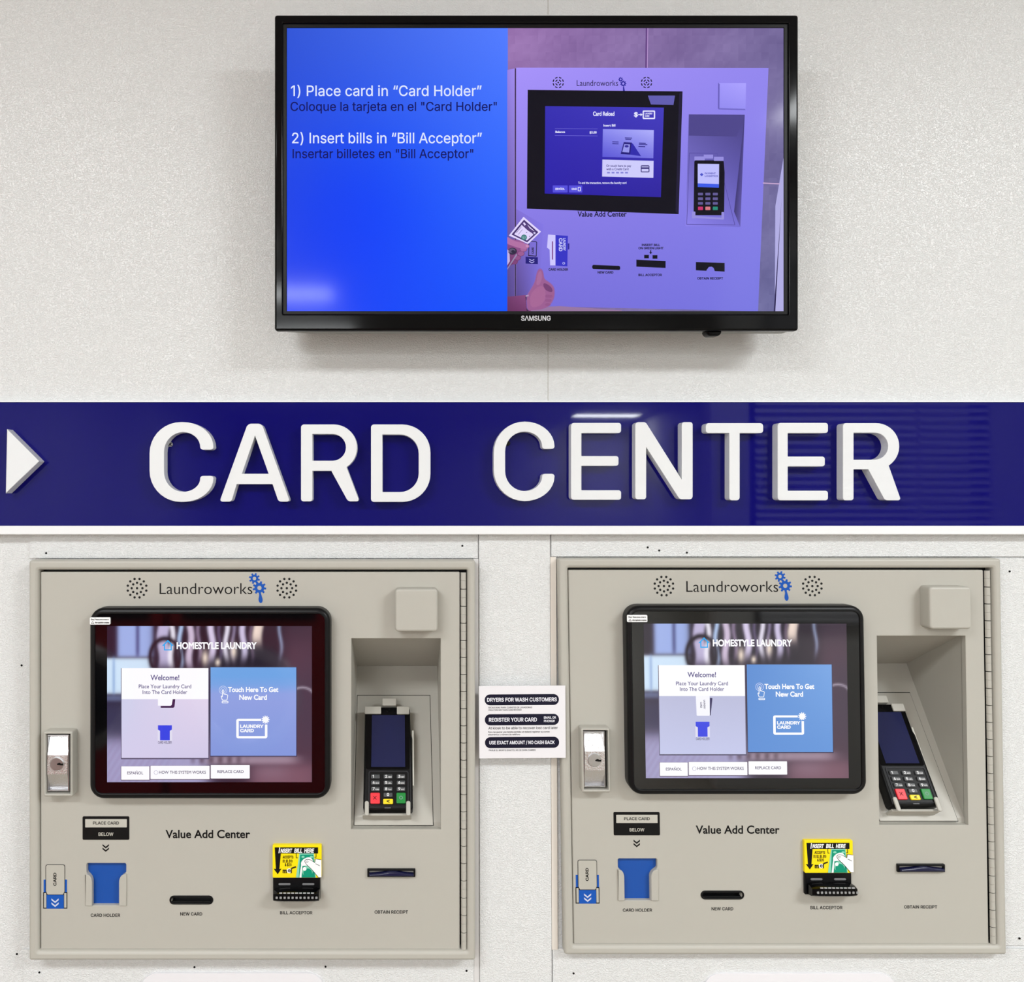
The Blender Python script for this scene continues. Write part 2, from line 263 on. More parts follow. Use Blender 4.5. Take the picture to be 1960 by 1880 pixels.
  '9': (891, [[444,1012,532,1002,610,970,674,920,722,854,754,772,764,682,756,608,732,530,688,440,618,330,394,0,256,0,592,486,604,486,588,458,564,434,536,412,504,396,468,386,428,382,342,392,268,420,208,466,162,528,134,604,124,690,134,780,166,858,216,922,280,972,356,1002],[444,904,390,898,342,876,302,844,272,800,252,748,246,690,252,632,272,580,302,538,342,506,390,484,444,478,498,484,548,504,588,536,618,580,636,630,644,688,636,748,618,800,588,844,548,876,500,898]]),
  ' ': (369, []),
  '(': (537, [[174,406,180,518,198,636,224,754,258,866,300,970,346,1060,464,1060,416,952,374,842,342,728,316,616,302,508,296,406,302,316,314,224,338,130,370,32,412,-74,464,-190,346,-190,272,-42,218,106,186,258]]),
  ')': (537, [[72,-190,126,-72,168,34,200,134,222,228,234,318,240,406,234,508,218,616,194,728,162,842,120,952,72,1060,190,1060,236,970,278,866,312,754,340,636,356,518,362,406,350,256,316,104,262,-44,190,-190]]),
  '/': (490, [[462,1046,140,-150,28,-150,350,1046]]),
  '"': (631, [[152,624,138,1000,266,1000,252,624],[378,624,364,1000,492,1000,478,624]]),
  '“': (590, [[100,626,204,1000,296,1000,238,626],[344,626,448,1000,538,1000,480,626]]),
  '”': (590, [[100,626,160,1000,296,1000,192,626],[344,626,402,1000,538,1000,436,626]]),
  '.': (369, [[186,-10,152,-2,124,16,104,46,96,80,104,114,124,144,152,164,186,170,222,164,250,144,270,114,276,80,270,46,250,16,222,-2]]),
  ',': (369, [[74,-236,132,140,268,140,166,-236]]),
  '!': (385, [[132,314,124,1000,260,1000,250,314],[192,-10,158,-2,128,16,108,46,102,80,108,114,128,144,158,162,192,170,226,162,256,144,274,114,282,80,274,46,256,16,226,-2]]),
  ':': (369, [[186,-10,152,-2,124,16,104,46,96,80,104,114,124,144,152,164,186,170,222,164,250,144,270,114,276,80,270,46,250,16,222,-2],[186,532,152,538,124,558,104,586,96,620,104,656,124,684,152,704,186,710,222,704,250,684,270,656,276,620,270,586,250,558,222,538]]),
  '$': (878, [[396,-146,396,1146,480,1146,480,-146],[440,-18,338,-10,250,18,178,60,126,118,90,188,74,268,204,268,216,216,242,172,280,138,326,114,380,100,440,96,504,102,562,118,610,144,648,180,670,224,678,274,672,316,652,352,622,378,582,402,480,436,360,470,250,512,168,568,132,614,110,670,102,732,112,810,146,880,200,936,270,978,352,1004,446,1012,540,1004,620,978,688,936,740,882,774,816,788,742,662,742,642,810,594,860,526,890,442,900,382,896,328,880,284,854,252,822,232,782,226,738,234,692,256,656,292,626,332,606,416,576,518,548,612,518,660,496,704,466,744,432,776,388,796,336,802,272,792,194,760,124,706,66,636,20,546,-8]]),
  '#': (865, [[474,0,640,1000,740,1000,576,0],[20,276,36,376,786,376,768,276],[124,0,288,1000,388,1000,226,0],[78,622,96,724,844,724,828,622]]),
  '&': (880, [[386,-14,294,-4,216,22,152,66,106,122,76,188,66,262,74,320,92,372,124,418,166,460,276,548,424,658,464,692,500,736,510,764,514,796,506,840,482,874,444,898,396,906,360,902,330,890,304,872,284,848,272,818,268,784,272,748,286,714,332,642,400,558,860,0,714,0,336,454,238,574,200,626,172,676,154,728,148,782,156,846,178,900,214,946,264,980,324,1002,392,1008,462,1002,522,980,570,946,606,902,628,852,636,794,632,750,618,710,598,672,572,638,502,576,302,428,250,384,216,342,196,302,190,258,196,212,214,172,244,138,282,112,326,96,378,90,438,98,494,116,546,146,592,188,630,238,660,298,680,366,686,440,800,440,796,354,780,282,756,226,728,182,678,122,654,92,600,46,532,12,460,-8]]),
  'Ñ': (1029, [[118,0,118,1000,268,1000,674,358,712,296,762,210,812,108,796,104,788,212,784,308,784,382,784,1000,910,1000,910,0,760,0,396,570,348,650,290,748,210,888,234,892,240,754,244,644,246,572,246,0],[602,1132,554,1140,508,1158,470,1178,440,1186,424,1182,414,1170,404,1134,320,1134,328,1188,348,1234,380,1262,428,1272,476,1264,518,1244,554,1224,590,1216,604,1220,614,1230,628,1270,708,1270,700,1214,680,1170,646,1140]]),
  'ñ': (805, [[222,446,222,0,102,0,102,746,218,746,220,564,200,564,242,652,298,712,368,744,446,756,518,748,580,724,630,684,668,630,694,560,702,472,702,0,582,0,582,462,570,540,536,598,482,634,412,646,362,640,316,624,278,594,248,556,230,506],[490,876,442,886,396,904,358,924,328,932,312,928,302,916,292,880,208,880,216,934,236,980,268,1008,316,1018,364,1010,406,990,442,970,478,962,492,966,502,974,514,1016,596,1016,588,960,568,914,534,886]]),
  'ó': (816, [[406,-16,312,-4,230,32,160,90,110,166,78,260,66,368,78,478,110,572,160,648,230,706,312,744,406,756,504,744,586,706,654,648,706,572,738,478,748,368,738,260,706,166,654,90,586,32,504,-4],[406,90,476,100,530,130,574,174,604,230,622,296,628,368,622,440,604,506,574,564,530,610,476,638,406,648,340,638,284,610,242,564,212,508,194,440,188,368,194,296,212,230,242,174,284,130,340,100],[354,842,448,1040,582,1040,454,842]]),
  'é': (794, [[416,-16,316,-4,230,32,160,90,108,166,78,260,66,366,78,474,108,568,158,646,226,706,308,742,402,756,464,750,522,734,578,708,628,670,670,618,702,554,722,474,730,380,730,332,146,332,146,434,664,434,608,396,602,466,584,528,556,578,516,616,464,640,402,648,340,640,288,616,244,578,214,530,194,474,188,414,188,348,196,272,216,208,250,158,296,120,352,98,416,90,460,94,498,104,532,120,560,142,584,172,600,206,716,178,694,124,658,76,612,38,554,8,490,-10],[348,842,442,1040,576,1040,446,842]]),
  'ú': (806, [[358,-10,288,-2,226,20,174,60,136,114,110,186,102,272,102,746,222,746,222,282,234,206,268,146,322,110,392,98,444,104,490,122,528,150,556,190,576,240,582,300,582,746,702,746,702,0,586,0,586,180,604,180,562,92,504,32,436,0],[350,842,444,1040,578,1040,448,842]]),
  'á': (765, [[314,-18,246,-10,186,10,134,42,94,88,68,144,60,212,66,270,84,316,114,352,152,380,196,400,246,414,350,432,458,446,496,452,520,462,536,476,542,500,542,504,536,546,524,582,502,612,470,632,432,646,384,650,334,646,292,634,258,614,230,590,210,564,196,538,80,572,112,632,154,680,204,714,260,738,320,750,380,756,470,746,516,730,562,708,602,674,634,630,654,570,662,494,662,0,544,0,544,102,536,102,494,48,464,22,422,2,374,-12],[334,88,396,96,448,114,488,144,518,182,536,226,542,270,542,372,510,358,454,346,394,336,344,330,264,312,230,296,202,274,186,244,180,206,184,170,200,142,224,118,254,102,292,92],[318,842,412,1040,546,1040,416,842]]),
  '<': (891, [[128,348,128,432,762,752,762,620,278,392,282,400,282,382,278,388,762,158,762,30]]),
  '-': (891, [[662,480,662,368,224,368,224,480]]),
 },
 'B': {
  'A': (978, [[530,1006,430,1006,0,0,146,0,272,294,698,294,830,0,978,0],[478,786,638,424,328,424]]),
  'B': (826, [[110,0,452,0,584,16,682,58,748,120,784,192,796,266,786,342,754,408,704,462,638,502,556,528,556,530,642,582,692,652,708,744,696,820,662,888,602,946,514,986,400,1000,110,1000],[254,870,386,870,490,850,544,800,560,732,536,642,466,588,348,572,254,572],[254,442,426,442,550,422,624,368,648,286,642,242,620,198,582,162,520,138,434,128,254,128]]),
  'C': (1038, [[962,930,834,978,722,1004,618,1012,440,988,288,914,172,802,96,656,70,484,90,352,152,218,258,102,410,18,610,-14,752,-2,868,28,972,74,972,232,856,170,738,132,622,118,488,136,376,188,292,268,236,372,218,498,238,622,292,728,378,810,488,862,616,880,730,870,844,836,962,776]]),
  'D': (1100, [[110,0,500,0,682,26,830,102,940,212,1008,348,1032,500,1012,642,950,778,846,892,696,970,500,1000,110,1000],[254,870,476,870,626,852,740,798,820,716,868,616,884,500,874,414,836,316,764,224,650,156,484,128,254,128]]),
  'E': (733, [[676,1000,110,1000,110,0,690,0,690,128,254,128,254,440,662,440,662,568,254,568,254,870,676,870]]),
  'F': (688, [[644,1000,110,1000,110,0,254,0,254,464,644,464,644,594,254,594,254,870,644,870]]),
  'G': (1085, [[986,492,650,492,650,364,842,364,842,158,738,130,626,118,492,136,380,188,294,268,240,372,220,498,240,622,294,726,378,808,484,862,606,880,728,870,848,836,966,782,966,928,830,980,720,1006,610,1012,436,988,288,914,174,804,100,660,72,494,98,328,172,188,286,80,432,10,606,-14,736,-6,860,22,986,68]]),
  'H': (1069, [[956,1000,814,1000,814,564,254,564,254,1000,110,1000,110,0,254,0,254,434,814,434,814,0,956,0]]),
  'I': (367, [[254,1000,110,1000,110,0,254,0]]),
  'J': (367, [[254,1000,110,1000,110,30,108,-54,96,-118,70,-164,22,-192,-54,-202,-92,-202,-66,-334,-22,-338,84,-322,162,-276,216,-208,246,-118,254,-12]]),
  'K': (962, [[418,526,852,1000,674,1000,254,542,254,1000,110,1000,110,0,254,0,254,494,762,0,960,0]]),
  'L': (718, [[252,1000,108,1000,108,0,704,0,704,128,252,128]]),
  'M': (1145, [[1040,1000,906,1000,572,588,242,1000,106,1000,106,0,250,0,250,778,254,778,562,390,584,390,892,778,896,778,896,0,1040,0]]),
  'N': (1145, [[1034,1000,900,1000,900,226,222,1000,108,1000,108,0,242,0,242,770,912,0,1034,0]]),
  'O': (1207, [[66,500,90,342,160,202,270,88,418,14,600,-14,786,14,936,90,1048,202,1116,342,1140,500,1116,660,1046,800,934,912,784,986,602,1012,422,986,274,912,162,800,90,660],[214,500,232,624,286,728,370,810,476,862,602,880,728,862,836,810,920,728,974,624,992,500,974,376,920,270,836,190,728,136,602,118,476,136,370,190,286,270,232,376]]),
  'P': (748, [[102,1000,102,0,246,0,246,432,396,432,520,446,614,486,680,546,720,622,732,712,720,802,684,882,620,944,532,984,414,1000],[246,870,414,870,516,848,570,790,584,718,562,632,502,580,408,562,246,562]]),
  'Q': (1207, [[726,0,862,46,978,126,1066,230,1124,356,1144,496,1118,662,1044,804,932,916,786,988,616,1012,436,988,282,920,166,810,92,668,66,500,86,356,142,230,230,124,346,46,484,0,632,-96,794,-168,976,-204,1106,-76,1100,-72,1000,-84,880,-60,726,-2,726,0],[610,880,736,862,842,808,924,726,976,620,996,496,976,378,926,274,844,192,740,138,614,118,470,138,358,194,278,276,230,380,214,498,226,596,268,698,342,790,454,856]]),
  'R': (886, [[112,1000,112,0,256,0,256,434,316,434,388,420,470,356,582,204,714,0,886,0,806,108,748,198,678,312,608,404,526,474,616,532,674,614,694,720,678,816,636,892,568,950,476,986,364,1000],[256,876,348,876,460,858,524,806,544,726,540,676,520,632,484,596,428,572,348,562,256,562]]),
  'S': (672, [[584,942,512,982,438,1004,362,1012,260,1000,176,966,112,910,72,836,58,746,104,608,210,510,338,430,446,346,490,242,474,184,420,136,328,116,232,132,144,182,64,260,64,78,150,26,242,-4,344,-14,436,0,512,36,572,94,610,170,624,258,580,414,472,518,344,594,236,668,192,764,212,826,268,868,350,884,422,874,500,842,584,780]]),
  'T': (886, [[860,1000,24,1000,24,870,370,870,370,0,514,0,514,870,860,870]]),
  'U': (1038, [[950,1000,806,1000,806,418,802,330,782,258,742,198,686,158,608,130,508,118,426,128,354,156,292,204,256,252,238,316,232,408,232,1000,88,1000,88,378,112,232,174,122,268,46,380,0,506,-14,666,6,790,58,878,144,932,256,950,392]]),
  'V': (886, [[886,1000,742,1000,444,298,144,1000,0,1000,432,-10,462,-10]]),
  'W': (1528, [[1526,1000,1384,1000,1110,310,832,1000,696,1000,418,310,144,1000,0,1000,404,-10,432,-10,764,808,1092,-10,1120,-10]]),
  'X': (1038, [[1006,1000,834,1000,522,618,208,1000,34,1000,434,518,2,0,176,0,522,412,862,0,1034,0,608,518]]),
  'Y': (886, [[440,654,172,1000,0,1000,370,528,370,0,514,0,514,528,886,1000,712,1000]]),
  'Z': (947, [[660,870,22,0,924,0,924,128,288,128,924,1000,62,1000,62,870]]),
  'a': (626, [[602,116,562,90,534,82,514,90,508,116,508,454,496,534,462,596,412,638,346,662,270,672,182,662,110,632,50,582,50,440,116,500,188,536,260,548,326,536,364,498,378,432,378,396,262,356,198,332,138,304,86,266,50,216,38,148,58,68,114,10,198,-14,258,-6,318,16,376,54,394,16,428,-6,476,-14,532,-2,602,38],[378,132,342,104,304,86,264,78,214,90,182,122,170,172,198,238,274,286,378,326]]),
  'b': (733, [[216,1000,86,1000,86,36,200,0,330,-14,452,2,550,48,622,120,668,220,682,342,668,450,630,540,570,610,490,656,398,672,334,664,274,644,216,610],[216,486,268,526,316,548,366,554,462,526,526,446,550,324,524,212,452,138,348,110,282,116,216,130]]),
  'c': (642, [[576,626,516,650,454,666,386,672,274,654,184,608,116,534,74,436,60,316,76,208,120,116,192,46,284,2,394,-14,502,-2,590,24,590,154,500,120,416,110,340,120,280,148,232,192,204,252,194,328,202,402,230,464,272,510,328,540,394,550,450,546,508,526,576,486]]),
  'd': (748, [[660,1000,530,1000,530,644,458,666,392,672,284,656,194,610,124,542,80,452,64,344,78,228,120,132,186,60,274,16,384,0,660,0],[530,110,398,110,320,120,262,150,224,196,204,256,198,326,208,402,236,466,280,512,338,544,408,554,470,548,530,528]]),
  'e': (702, [[642,190,566,148,490,120,412,110,302,134,228,200,190,308,654,308,640,440,604,542,544,614,464,656,368,672,266,656,180,610,116,540,74,448,60,336,74,230,114,134,178,58,268,6,380,-14,480,-6,564,20,642,64],[194,396,224,484,284,540,370,558,450,538,504,482,524,396]]),
  'f': (367, [[434,1000,332,1014,252,994,188,950,144,892,116,814,106,706,106,658,12,658,12,540,106,540,106,0,236,0,236,540,354,540,354,658,236,658,236,720,248,808,292,864,374,884,404,882,434,872]]),
  'g': (626, [[616,658,346,658,248,648,168,618,108,572,72,508,58,430,66,364,94,308,140,260,204,224,204,220,148,200,112,168,100,128,106,98,128,72,166,44,72,6,18,-54,0,-138,14,-204,56,-258,120,-300,204,-328,304,-338,410,-328,496,-302,560,-258,600,-200,614,-128,596,-50,536,14,424,56,312,80,246,108,222,140,272,186,380,208,490,264,518,304,542,358,550,412,544,464,522,510,482,556,616,556],[434,430,418,366,372,322,308,306,238,322,192,364,176,426,194,486,240,528,306,544,370,528,416,488],[488,-138,466,-190,404,-222,306,-234,206,-222,144,-188,122,-132,142,-80,194,-46,272,-32,364,-42,450,-74]]),
  'h': (733, [[220,1000,88,1000,88,0,220,0,220,472,276,526,330,558,384,566,452,548,496,492,512,408,512,0,644,0,644,402,632,500,602,576,554,628,492,660,418,672,346,660,280,626,222,572,220,572]]),
  'i': (321, [[226,658,94,658,94,0,226,0],[238,858,228,896,200,924,160,934,122,924,94,896,84,858,94,818,122,790,160,780,200,790,228,818]]),
  'j': (321, [[220,658,88,658,88,-98,76,-162,42,-210,-10,-240,88,-338,162,-284,204,-204,220,-88],[232,858,222,896,194,924,154,934,116,924,88,896,78,858,88,818,116,790,154,780,194,790,222,818]]),
  'k': (702, [[674,658,518,658,226,336,556,0,732,0,392,336],[220,1000,90,1000,90,0,220,0]]),
  'l': (321, [[226,1000,94,1000,94,0,226,0]]),
  'm': (1130, [[86,658,86,0,216,0,216,478,268,528,320,554,380,562,440,546,484,496,500,408,500,0,630,0,630,478,680,520,730,550,776,562,846,544,894,492,912,408,912,0,1044,0,1044,412,1034,500,1006,570,960,624,898,660,826,672,738,654,666,612,606,552,554,618,486,658,408,672,346,660,282,628,216,572,216,658]]),
  'n': (733, [[220,658,88,658,88,0,220,0,220,472,276,526,330,558,384,566,452,548,496,492,512,408,512,0,644,0,644,406,632,502,600,576,552,630,490,660,418,672,346,660,280,626,222,572,220,572]]),
  'o': (809, [[400,672,288,654,192,608,118,536,70,442,52,336,70,222,116,126,190,50,286,4,400,-14,518,2,616,50,692,122,740,220,756,336,738,446,690,538,614,610,516,654],[398,554,472,544,534,514,582,466,612,406,622,334,612,256,584,192,536,144,474,114,398,104,328,114,270,146,224,194,196,258,186,336,196,406,226,466,270,514,328,544]]),
  'p': (733, [[214,16,282,-6,346,-14,456,2,548,48,618,120,664,212,680,324,664,442,618,534,544,602,440,644,308,658,84,658,84,-338,214,-338],[214,540,332,540,410,532,470,504,512,460,538,400,546,326,536,254,508,192,464,144,406,114,336,104,274,112,214,132]]),
  'q': (733, [[518,-338,650,-338,650,658,408,658,254,634,152,570,90,486,60,398,52,324,68,212,114,120,184,48,276,2,386,-14,448,-8,518,10],[518,540,518,126,458,104,396,96,326,108,270,140,224,190,196,252,186,326,198,404,232,466,280,508,338,532,400,540]]),
  'r': (581, [[100,658,100,0,232,0,232,344,252,446,310,520,390,546,448,528,512,482,582,594,528,638,476,662,424,672,362,654,300,600,234,506,232,506,232,658]]),
  's': (565, [[474,616,376,658,282,672,166,650,90,588,64,492,96,400,172,330,264,276,340,226,372,176,358,136,324,110,276,100,214,110,142,138,60,188,60,46,138,12,212,-8,288,-14,400,10,476,78,506,180,492,242,444,300,358,364,264,422,214,464,198,496,208,528,238,548,284,556,338,550,404,528,474,488]]),
  't': (488, [[244,794,0,556,0,540,114,540,114,194,122,126,148,68,192,24,252,-4,328,-14,406,-2,486,30,486,152,410,116,338,104,296,112,260,142,244,204,244,540,452,540,452,658,244,658]]),
  'u': (733, [[640,0,640,658,510,658,510,188,464,136,410,106,352,94,278,112,234,162,218,240,218,658,88,658,88,248,98,158,130,84,178,30,240,-2,314,-14,382,-2,450,32,510,84,510,0]]),
  'v': (642, [[302,-14,346,-14,636,658,496,658,324,254,146,658,4,658]]),
  'w': (1054, [[576,658,478,658,312,260,138,658,0,658,292,-14,334,-14,528,446,722,-14,764,-14,1054,658,914,658,742,260]]),
  'x': (733, [[714,658,546,658,358,432,164,658,0,658,276,334,0,0,164,0,358,236,566,0,732,0,442,334]]),
  'y': (642, [[642,658,496,658,326,286,148,658,0,658,254,140,30,-338,176,-338]]),
  'z': (611, [[592,658,30,658,30,540,364,540,16,0,594,0,594,116,242,116]]),
  '0': (733, [[688,500,674,672,630,814,564,920,474,988,366,1012,258,988,168,920,102,814,58,672,44,500,58,328,102,186,168,78,258,10,366,-14,474,10,564,78,630,186,674,328],[544,500,538,370,514,266,478,188,428,140,366,122,304,140,254,188,218,266,196,370,188,500,196,628,218,734,254,812,304,860,366,876,428,860,478,812,514,734,538,628]]),
  '1': (733, [[440,1000,296,1000,296,0,440,0]]),
  '2': (733, [[682,136,300,136,480,364,580,540,610,700,596,804,556,890,492,956,406,998,306,1012,226,1002,150,970,70,918,70,738,148,818,224,860,296,872,384,848,444,782,468,684,460,610,436,542,396,470,294,316,170,156,50,10,50,0,682,0]]),
  '3': (733, [[118,834,208,866,288,876,380,858,440,806,462,726,440,648,374,600,264,582,264,450,340,444,400,422,444,386,468,338,478,282,458,198,402,142,316,122,242,132,168,156,94,198,94,44,166,12,236,-8,306,-14,410,0,496,42,564,106,606,190,622,290,606,390,560,474,478,528,550,582,592,656,606,752,592,840,552,912,492,966,410,1000,310,1012,208,1002,118,970]]),
  '4': (733, [[584,1012,522,1012,16,394,16,328,440,328,440,0,584,0,584,328,690,328,690,456,584,456],[436,742,440,742,440,456,208,456]]),
  '5': (733, [[592,1000,148,1000,148,478,268,494,366,476,438,436,482,376,498,304,470,212,396,148,292,122,218,130,146,156,72,196,72,48,154,12,232,-8,314,-14,422,2,512,46,582,114,626,202,642,306,626,410,578,500,504,568,402,610,278,620,278,870,592,870]]),
  '6': (733, [[464,1012,324,900,212,774,130,636,80,490,64,342,80,224,122,126,190,50,280,2,386,-14,478,2,560,44,624,110,666,192,682,286,668,380,628,460,568,522,492,562,402,578,312,564,244,536,310,674,418,802,550,902],[214,388,268,420,318,436,372,440,458,420,516,366,538,286,518,200,462,144,378,122,318,134,264,168,224,224,206,298]]),
  '7': (733, [[718,1000,72,1000,72,864,504,864,138,42,264,-14]]),
  '8': (733, [[686,270,670,366,624,448,546,510,616,574,658,646,672,722,656,816,616,896,552,958,472,998,376,1012,278,998,194,958,128,898,86,818,70,726,84,644,124,570,188,510,110,446,62,368,46,270,62,180,108,102,176,40,266,0,370,-14,470,0,558,40,626,100,670,178],[528,726,506,650,450,596,370,576,292,598,236,652,214,728,234,806,290,858,374,876,454,856,508,802],[542,282,522,202,464,146,366,122,274,144,212,198,190,282,212,364,274,420,370,440,458,418,520,362]]),
  '9': (733, [[274,-14,406,88,516,212,602,352,656,500,676,648,660,766,616,866,550,944,462,994,358,1012,254,996,170,952,106,884,66,804,52,716,66,624,106,544,168,480,246,440,336,424,416,436,490,468,436,338,334,210,186,92],[196,718,218,800,276,856,360,876,444,852,504,786,528,696,526,660,520,616,466,584,412,566,366,562,280,582,220,638]]),
  ' ': (408, []),
  '(': (474, [[244,340,268,592,338,816,456,1018,378,1018,282,904,202,774,144,634,106,488,94,340,106,192,144,44,202,-96,282,-224,378,-338,456,-338,338,-138,268,88]]),
  ')': (474, [[228,340,206,88,136,-138,18,-338,94,-338,192,-224,270,-96,330,44,366,192,380,340,366,488,330,634,270,774,192,904,94,1018,18,1018,136,816,206,592]]),
  '/': (412, [[12,-14,114,-14,402,1012,298,1012]]),
  '"': (519, [[352,676,414,676,448,878,448,1050,320,1050,320,878],[104,676,166,676,198,878,198,1050,70,1050,70,878]]),
  '“': (626, [[546,1012,454,964,398,888,380,788,392,720,426,670,478,652,522,662,554,692,566,742,556,784,528,814,488,828,488,884,504,934,546,984],[226,1012,136,964,78,888,60,788,72,720,106,670,158,652,202,662,234,692,246,742,236,784,210,814,168,828,168,884,184,934,226,984]]),
  '”': (626, [[398,652,490,700,546,778,566,876,554,944,520,994,468,1012,422,1002,390,972,380,924,388,882,416,852,456,836,456,782,440,730,398,680],[78,652,170,700,226,778,246,876,234,944,200,994,148,1012,102,1002,72,972,60,924,70,882,96,852,138,836,136,782,122,730,78,680]]),
  '.': (321, [[160,162,116,150,84,118,72,74,84,30,116,-2,160,-14,204,-2,236,30,248,74,236,118,204,150]]),
  ',': (321, [[86,-174,182,-124,238,-48,258,38,244,112,208,162,154,180,108,168,78,140,66,96,76,54,102,26,138,14,142,-44,124,-102,86,-146]]),
  '!': (397, [[116,796,118,708,124,638,160,386,170,334,182,304,198,294,214,304,224,334,234,386,270,638,278,708,280,796,270,916,244,988,198,1012,152,988,124,916],[198,162,154,150,122,118,110,74,122,30,154,-2,198,-14,244,-2,274,30,286,74,274,118,244,150]]),
  ':': (321, [[160,672,116,658,84,628,72,584,84,538,116,508,160,496,204,508,236,538,248,584,236,628,204,658],[160,162,116,150,84,118,72,74,84,30,116,-2,160,-14,204,-2,236,30,248,74,236,118,204,150]]),
  '$': (795, [[688,874,622,914,544,944,470,960,470,1012,350,1012,350,960,256,936,180,896,124,840,88,772,76,692,86,632,118,574,172,518,250,472,350,434,350,118,244,152,160,198,74,266,74,88,164,40,256,4,350,-14,350,-174,470,-174,470,-14,568,10,642,58,694,118,726,188,736,258,724,334,690,402,636,460,562,506,470,540,470,830,550,804,626,764,688,716],[350,580,276,614,234,658,220,710,236,766,282,808,350,830],[470,384,542,344,582,300,594,246,580,188,538,146,470,120]]),
  '#': (856, [[286,904,226,618,0,618,0,518,206,518,154,268,0,268,0,166,132,166,72,-120,178,-120,238,166,522,166,462,-120,568,-120,628,166,856,166,856,268,650,268,702,518,856,518,856,618,722,618,782,904,676,904,616,618,332,618,392,904],[312,518,596,518,544,268,260,268]]),
  '&': (916, [[726,496,678,412,618,336,478,496,582,584,642,672,660,764,650,832,616,892,566,940,500,970,420,980,334,970,262,940,210,892,176,828,164,750,180,666,222,588,276,518,154,434,70,336,40,224,54,148,90,82,146,32,214,-2,292,-14,388,0,492,46,610,136,724,0,908,0,706,234,776,322,832,412,870,496],[522,236,452,174,380,134,308,118,248,132,204,172,184,224,204,294,264,358,358,424],[304,764,318,812,358,846,412,858,472,846,512,808,528,756,518,706,478,654,396,594,354,642,318,702]]),
  'Ñ': (1145, [[1034,1000,900,1000,900,226,222,1000,108,1000,108,0,242,0,242,770,912,0,1034,0],[732,1264,722,1232,704,1214,678,1210,622,1222,548,1248,472,1260,414,1240,376,1184,358,1092,418,1092,426,1120,442,1138,468,1144,532,1130,598,1106,672,1092,732,1114,772,1174,786,1264]]),
  'ñ': (733, [[220,658,88,658,88,0,220,0,220,472,276,526,330,558,384,566,452,548,496,492,512,408,512,0,644,0,644,406,632,502,600,576,552,630,490,660,418,672,346,660,280,626,222,572,220,572],[526,942,516,910,498,892,474,886,416,900,344,924,266,938,208,918,170,860,152,770,212,770,220,798,236,814,262,820,328,808,392,782,466,770,526,792,566,852,582,942]]),
  'ó': (809, [[400,672,288,654,192,608,118,536,70,442,52,336,70,222,116,126,190,50,286,4,400,-14,518,2,616,50,692,122,740,220,756,336,738,446,690,538,614,610,516,654],[398,554,472,544,534,514,582,466,612,406,622,334,612,256,584,192,536,144,474,114,398,104,328,114,270,146,224,194,196,258,186,336,196,406,226,466,270,514,328,544],[422,958,324,742,404,742,568,958]]),
  'é': (702, [[642,190,566,148,490,120,412,110,302,134,228,200,190,308,654,308,640,440,604,542,544,614,464,656,368,672,266,656,180,610,116,540,74,448,60,336,74,230,114,134,178,58,268,6,380,-14,480,-6,564,20,642,64],[194,396,224,484,284,540,370,558,450,538,504,482,524,396],[368,958,270,742,350,742,514,958]]),
  'ú': (733, [[640,0,640,658,510,658,510,188,464,136,410,106,352,94,278,112,234,162,218,240,218,658,88,658,88,248,98,158,130,84,178,30,240,-2,314,-14,382,-2,450,32,510,84,510,0],[384,958,286,742,366,742,530,958]]),
  'á': (626, [[602,116,562,90,534,82,514,90,508,116,508,454,496,534,462,596,412,638,346,662,270,672,182,662,110,632,50,582,50,440,116,500,188,536,260,548,326,536,364,498,378,432,378,396,262,356,198,332,138,304,86,266,50,216,38,148,58,68,114,10,198,-14,258,-6,318,16,376,54,394,16,428,-6,476,-14,532,-2,602,38],[378,132,342,104,304,86,264,78,214,90,182,122,170,172,198,238,274,286,378,326],[330,958,232,742,312,742,476,958]]),
  '<': (856, [[80,458,776,162,776,290,224,518,776,748,776,874,80,578]]),
  '-': (474, [[414,390,58,390,58,254,414,254]]),
 },
}
_GC = {}
def winding(pt, loops):
    """How many times the loops go round a point."""
    x, y = pt; w = 0
    for l in loops:
        for i in range(len(l)):
            a, b = l[i - 1], l[i]
            if (a[1] > y) != (b[1] > y):
                if (b[0] - a[0]) * (y - a[1]) / (b[1] - a[1]) + a[0] > x:
                    w += 1 if b[1] > a[1] else -1
    return w
def glyph(font, ch, bold):
    """Advance, points and triangles of one letter; its contours may cross themselves."""
    k = (font, ch, bold)
    if k in _GC:
        return _GC[k]
    entry = GLYPHS[font].get(ch) or GLYPHS[font][' ']
    cs = [[(c[i] / 1000, c[i + 1] / 1000) for i in range(0, len(c), 2)] for c in entry[1]]
    cs = [[p for i, p in enumerate(c) if p != c[i - 1]] for c in cs]
    pts, tris = [], []
    if cs:
        big = max(cs, key=lambda c: abs(area(c)))
        if area(big) < 0:
            cs = [c[::-1] for c in cs]
        cs = [inset(c, -bold) for c in cs]
        vin = [Vector(p) for c in cs for p in c]; ed = []; q = 0
        for c in cs:
            ed += [(q + i, q + (i + 1) % len(c)) for i in range(len(c))]; q += len(c)
        vo, eo, fo = delaunay_2d_cdt(vin, ed, [], 0, 1e-5)[:3]
        pts = [(v.x, v.y) for v in vo]
        for f in fo:
            mid = (sum(pts[i][0] for i in f) / len(f), sum(pts[i][1] for i in f) / len(f))
            if winding(mid, cs) != 0:
                tris.append(tuple(f))
    _GC[k] = (entry[0] / 1000, pts, tris)
    return _GC[k]

